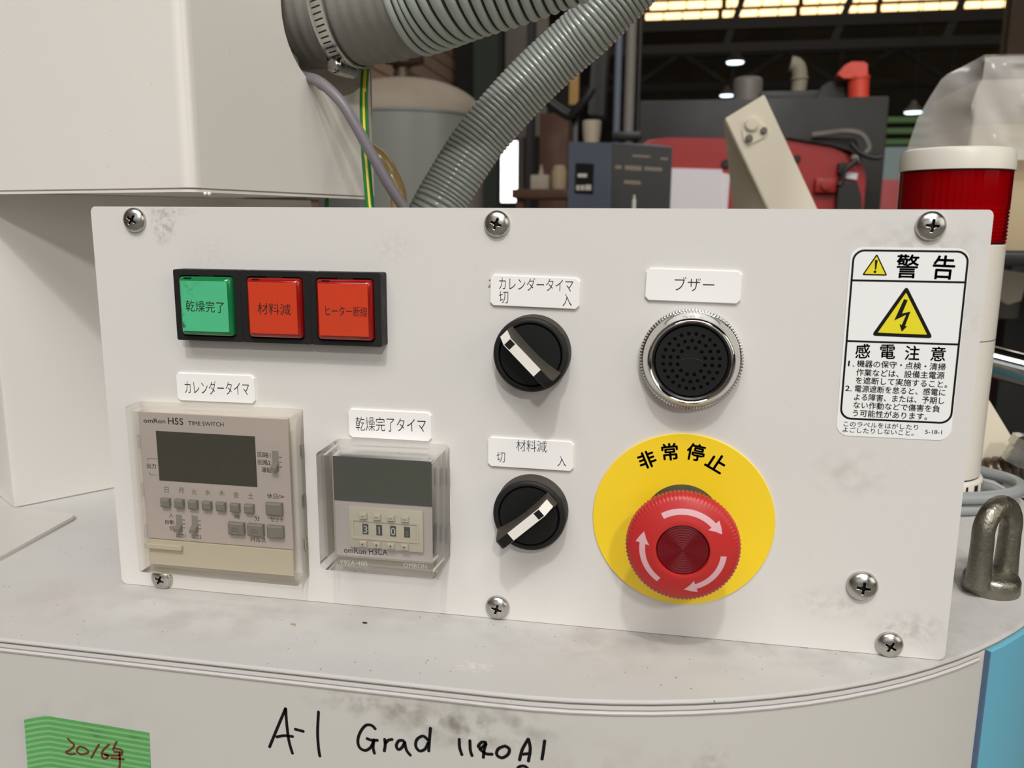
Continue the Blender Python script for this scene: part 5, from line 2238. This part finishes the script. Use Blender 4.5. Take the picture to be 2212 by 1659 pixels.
row = 0
for (yl, yh, x0) in ((34, 15, 1395), (12, -8, 1405), (-12, -32, 1405)):
    pl_, pr_ = at(x0, (yl + yh) / 2 + 2, sk), at(2215, (yl + yh) / 2 - 10, sk)
    hgt = at(1700, yh, sk).y - at(1700, yl, sk).y
    npan = 19
    bm = new()
    fr_ = out_f = None
    wv = (pr_.x - pl_.x) / npan
    fbm = new()
    vmid = at(1700, (yl + yh) / 2, sk).y
    box(fbm, pl_.x - 200, pr_.x + 2600, vmid - hgt / 2 - 60, vmid - hgt / 2 - 4, sk - 60, sk + 80)
    win = struct(out('window_%d' % (row + 2), fbm, 'roof_frame'))
    proto = None
    for i in range(npan + 10):
        if proto is None:
            bm = new()
            pts_ = []
            k = 6
            for q in range(k):
                u_a = pl_.x + wv * 0.93 * q / k
                u_b = pl_.x + wv * 0.93 * (q + 1) / k
                pts_ += [(u_a, vmid - hgt / 2 + 30), ((u_a + u_b) / 2, vmid - hgt / 2)]
            pts_ += [(pl_.x + wv * 0.93, vmid - hgt / 2 + 30), (pl_.x + wv * 0.93, vmid + hgt / 2), (pl_.x, vmid + hgt / 2)]
            prism(bm, pts_, sk - 30, sk)
            proto = out('pane', bm, 'skylight_warm', win)
        else:
            c = proto.copy()
            COL.objects.link(c)
            c.parent = win
            c.location = (i * wv * S, 0, 0)
        if i % 4 == 3:
            fb = new()
            u_ = pl_.x + wv * (i + 0.965)
            box(fb, u_ - wv * 0.13, u_ + wv * 0.13, vmid - hgt / 2, vmid + hgt / 2, sk - 30, sk + 60)
            out('mullion', fb, 'roof_frame', win)
    row += 1


def bar(bm, p, q, w_, t_):
    """square bar from p to q (mm)"""
    d = (q - p).normalized()
    a = d.cross(Vector((0, 0, 1))).normalized() * (w_ / 2)
    b = Vector((0, 0, 1)) * (t_ / 2)
    hexa(bm, [p - a + b, q - a + b, q + a + b, p + a + b, p - a - b, q - a - b, q + a - b, p + a - b])


def truss(name, n_, yc, yb, lab, x0=1150, x1=2330, bays=6, hang=False):
    t = thing(name, lab, 'truss', (at((x0 + x1) / 2, yb, n_).x, at(1700, yb, n_).y, n_), 'roof trusses')
    L_, R_ = at(x0, 0, n_).x, at(x1, 0, n_).x
    vt_, vb__ = at(1700, yc, n_).y, at(1700, yb, n_).y
    for nm, vv in (('top_chord', vt_), ('bottom_chord', vb__)):
        bm = new()
        bar(bm, Vector((L_, vv, n_)), Vector((R_, vv, n_)), 150, 120)
        out(nm, bm, 'truss_steel', t)
    for i in range(bays):
        u0_, u1_ = L_ + (R_ - L_) * i / bays, L_ + (R_ - L_) * (i + 1) / bays
        if hang:
            bm = new()
            bar(bm, Vector((u0_ - 160, vb__, n_)), Vector((u0_ + 160, vt_ + 620, n_)), 110, 80)
            out('hanger', bm, 'truss_steel', t)
            continue
        bm = new()
        bar(bm, Vector((u0_, vb__, n_)), Vector(((u0_ + u1_) / 2, vt_, n_)), 80, 60)
        out('diagonal', bm, 'truss_steel', t)
        bm = new()
        bar(bm, Vector(((u0_ + u1_) / 2, vt_, n_)), Vector((u1_, vb__, n_)), 80, 60)
        out('diagonal', bm, 'truss_steel', t)
        bm = new()
        bar(bm, Vector((u0_, vb__, n_)), Vector((u0_, vt_, n_)), 90, 60)
        out('post', bm, 'truss_steel', t)
    return t


truss('roof_truss', -15500, 50, 100, 'shallow dark steel roof girder with leaning hangers under the warm skylight bands', bays=5, hang=True)
truss('roof_truss', -17500, 108, 185, 'deep dark steel roof truss behind the small bay lamps', bays=5)

lamps = [(1588, 133, -16000, 1.0, 'small glowing bay lamp highest under the dark roof'),
         (1570, 205, -17000, 0.85, 'small glowing bay lamp just above the charcoal guard'),
         (1973, 241, -15000, 0.9, 'small glowing bay lamp left of the plastic film')]
l0 = None
for x, y, n_, sc, lb in lamps:
    p_ = at(x, y, n_)
    if l0 is None:
        t = thing('bay_lamp', lb, 'lamp', (p_.x, p_.y, p_.z), 'bay lamps under the roof')
        bm = new()
        lathe(bm, [(0, -6), (150, -6), (140, -30), (0, -42)], tuple(p_), (0, 1, 0), 28)
        out('bulb', bm, 'lamp_cool', t)
        bm = new()
        lathe(bm, [(165, -10), (150, 40), (70, 110), (40, 190), (0, 190), (0, 180), (34, 180), (64, 104), (142, 36), (158, -10)], tuple(p_), (0, 1, 0), 28)
        out('shade', bm, 'machine_grey', t)
        bm = new()
        lathe(bm, [(0, 190), (8, 190), (8, 6948 - p_.y), (0, 6948 - p_.y)], tuple(p_), (0, 1, 0), 8)
        out('stem', bm, 'machine_black', t)
        l0 = t
    else:
        c = copytree(l0, tuple(p_), lb, scale=sc)
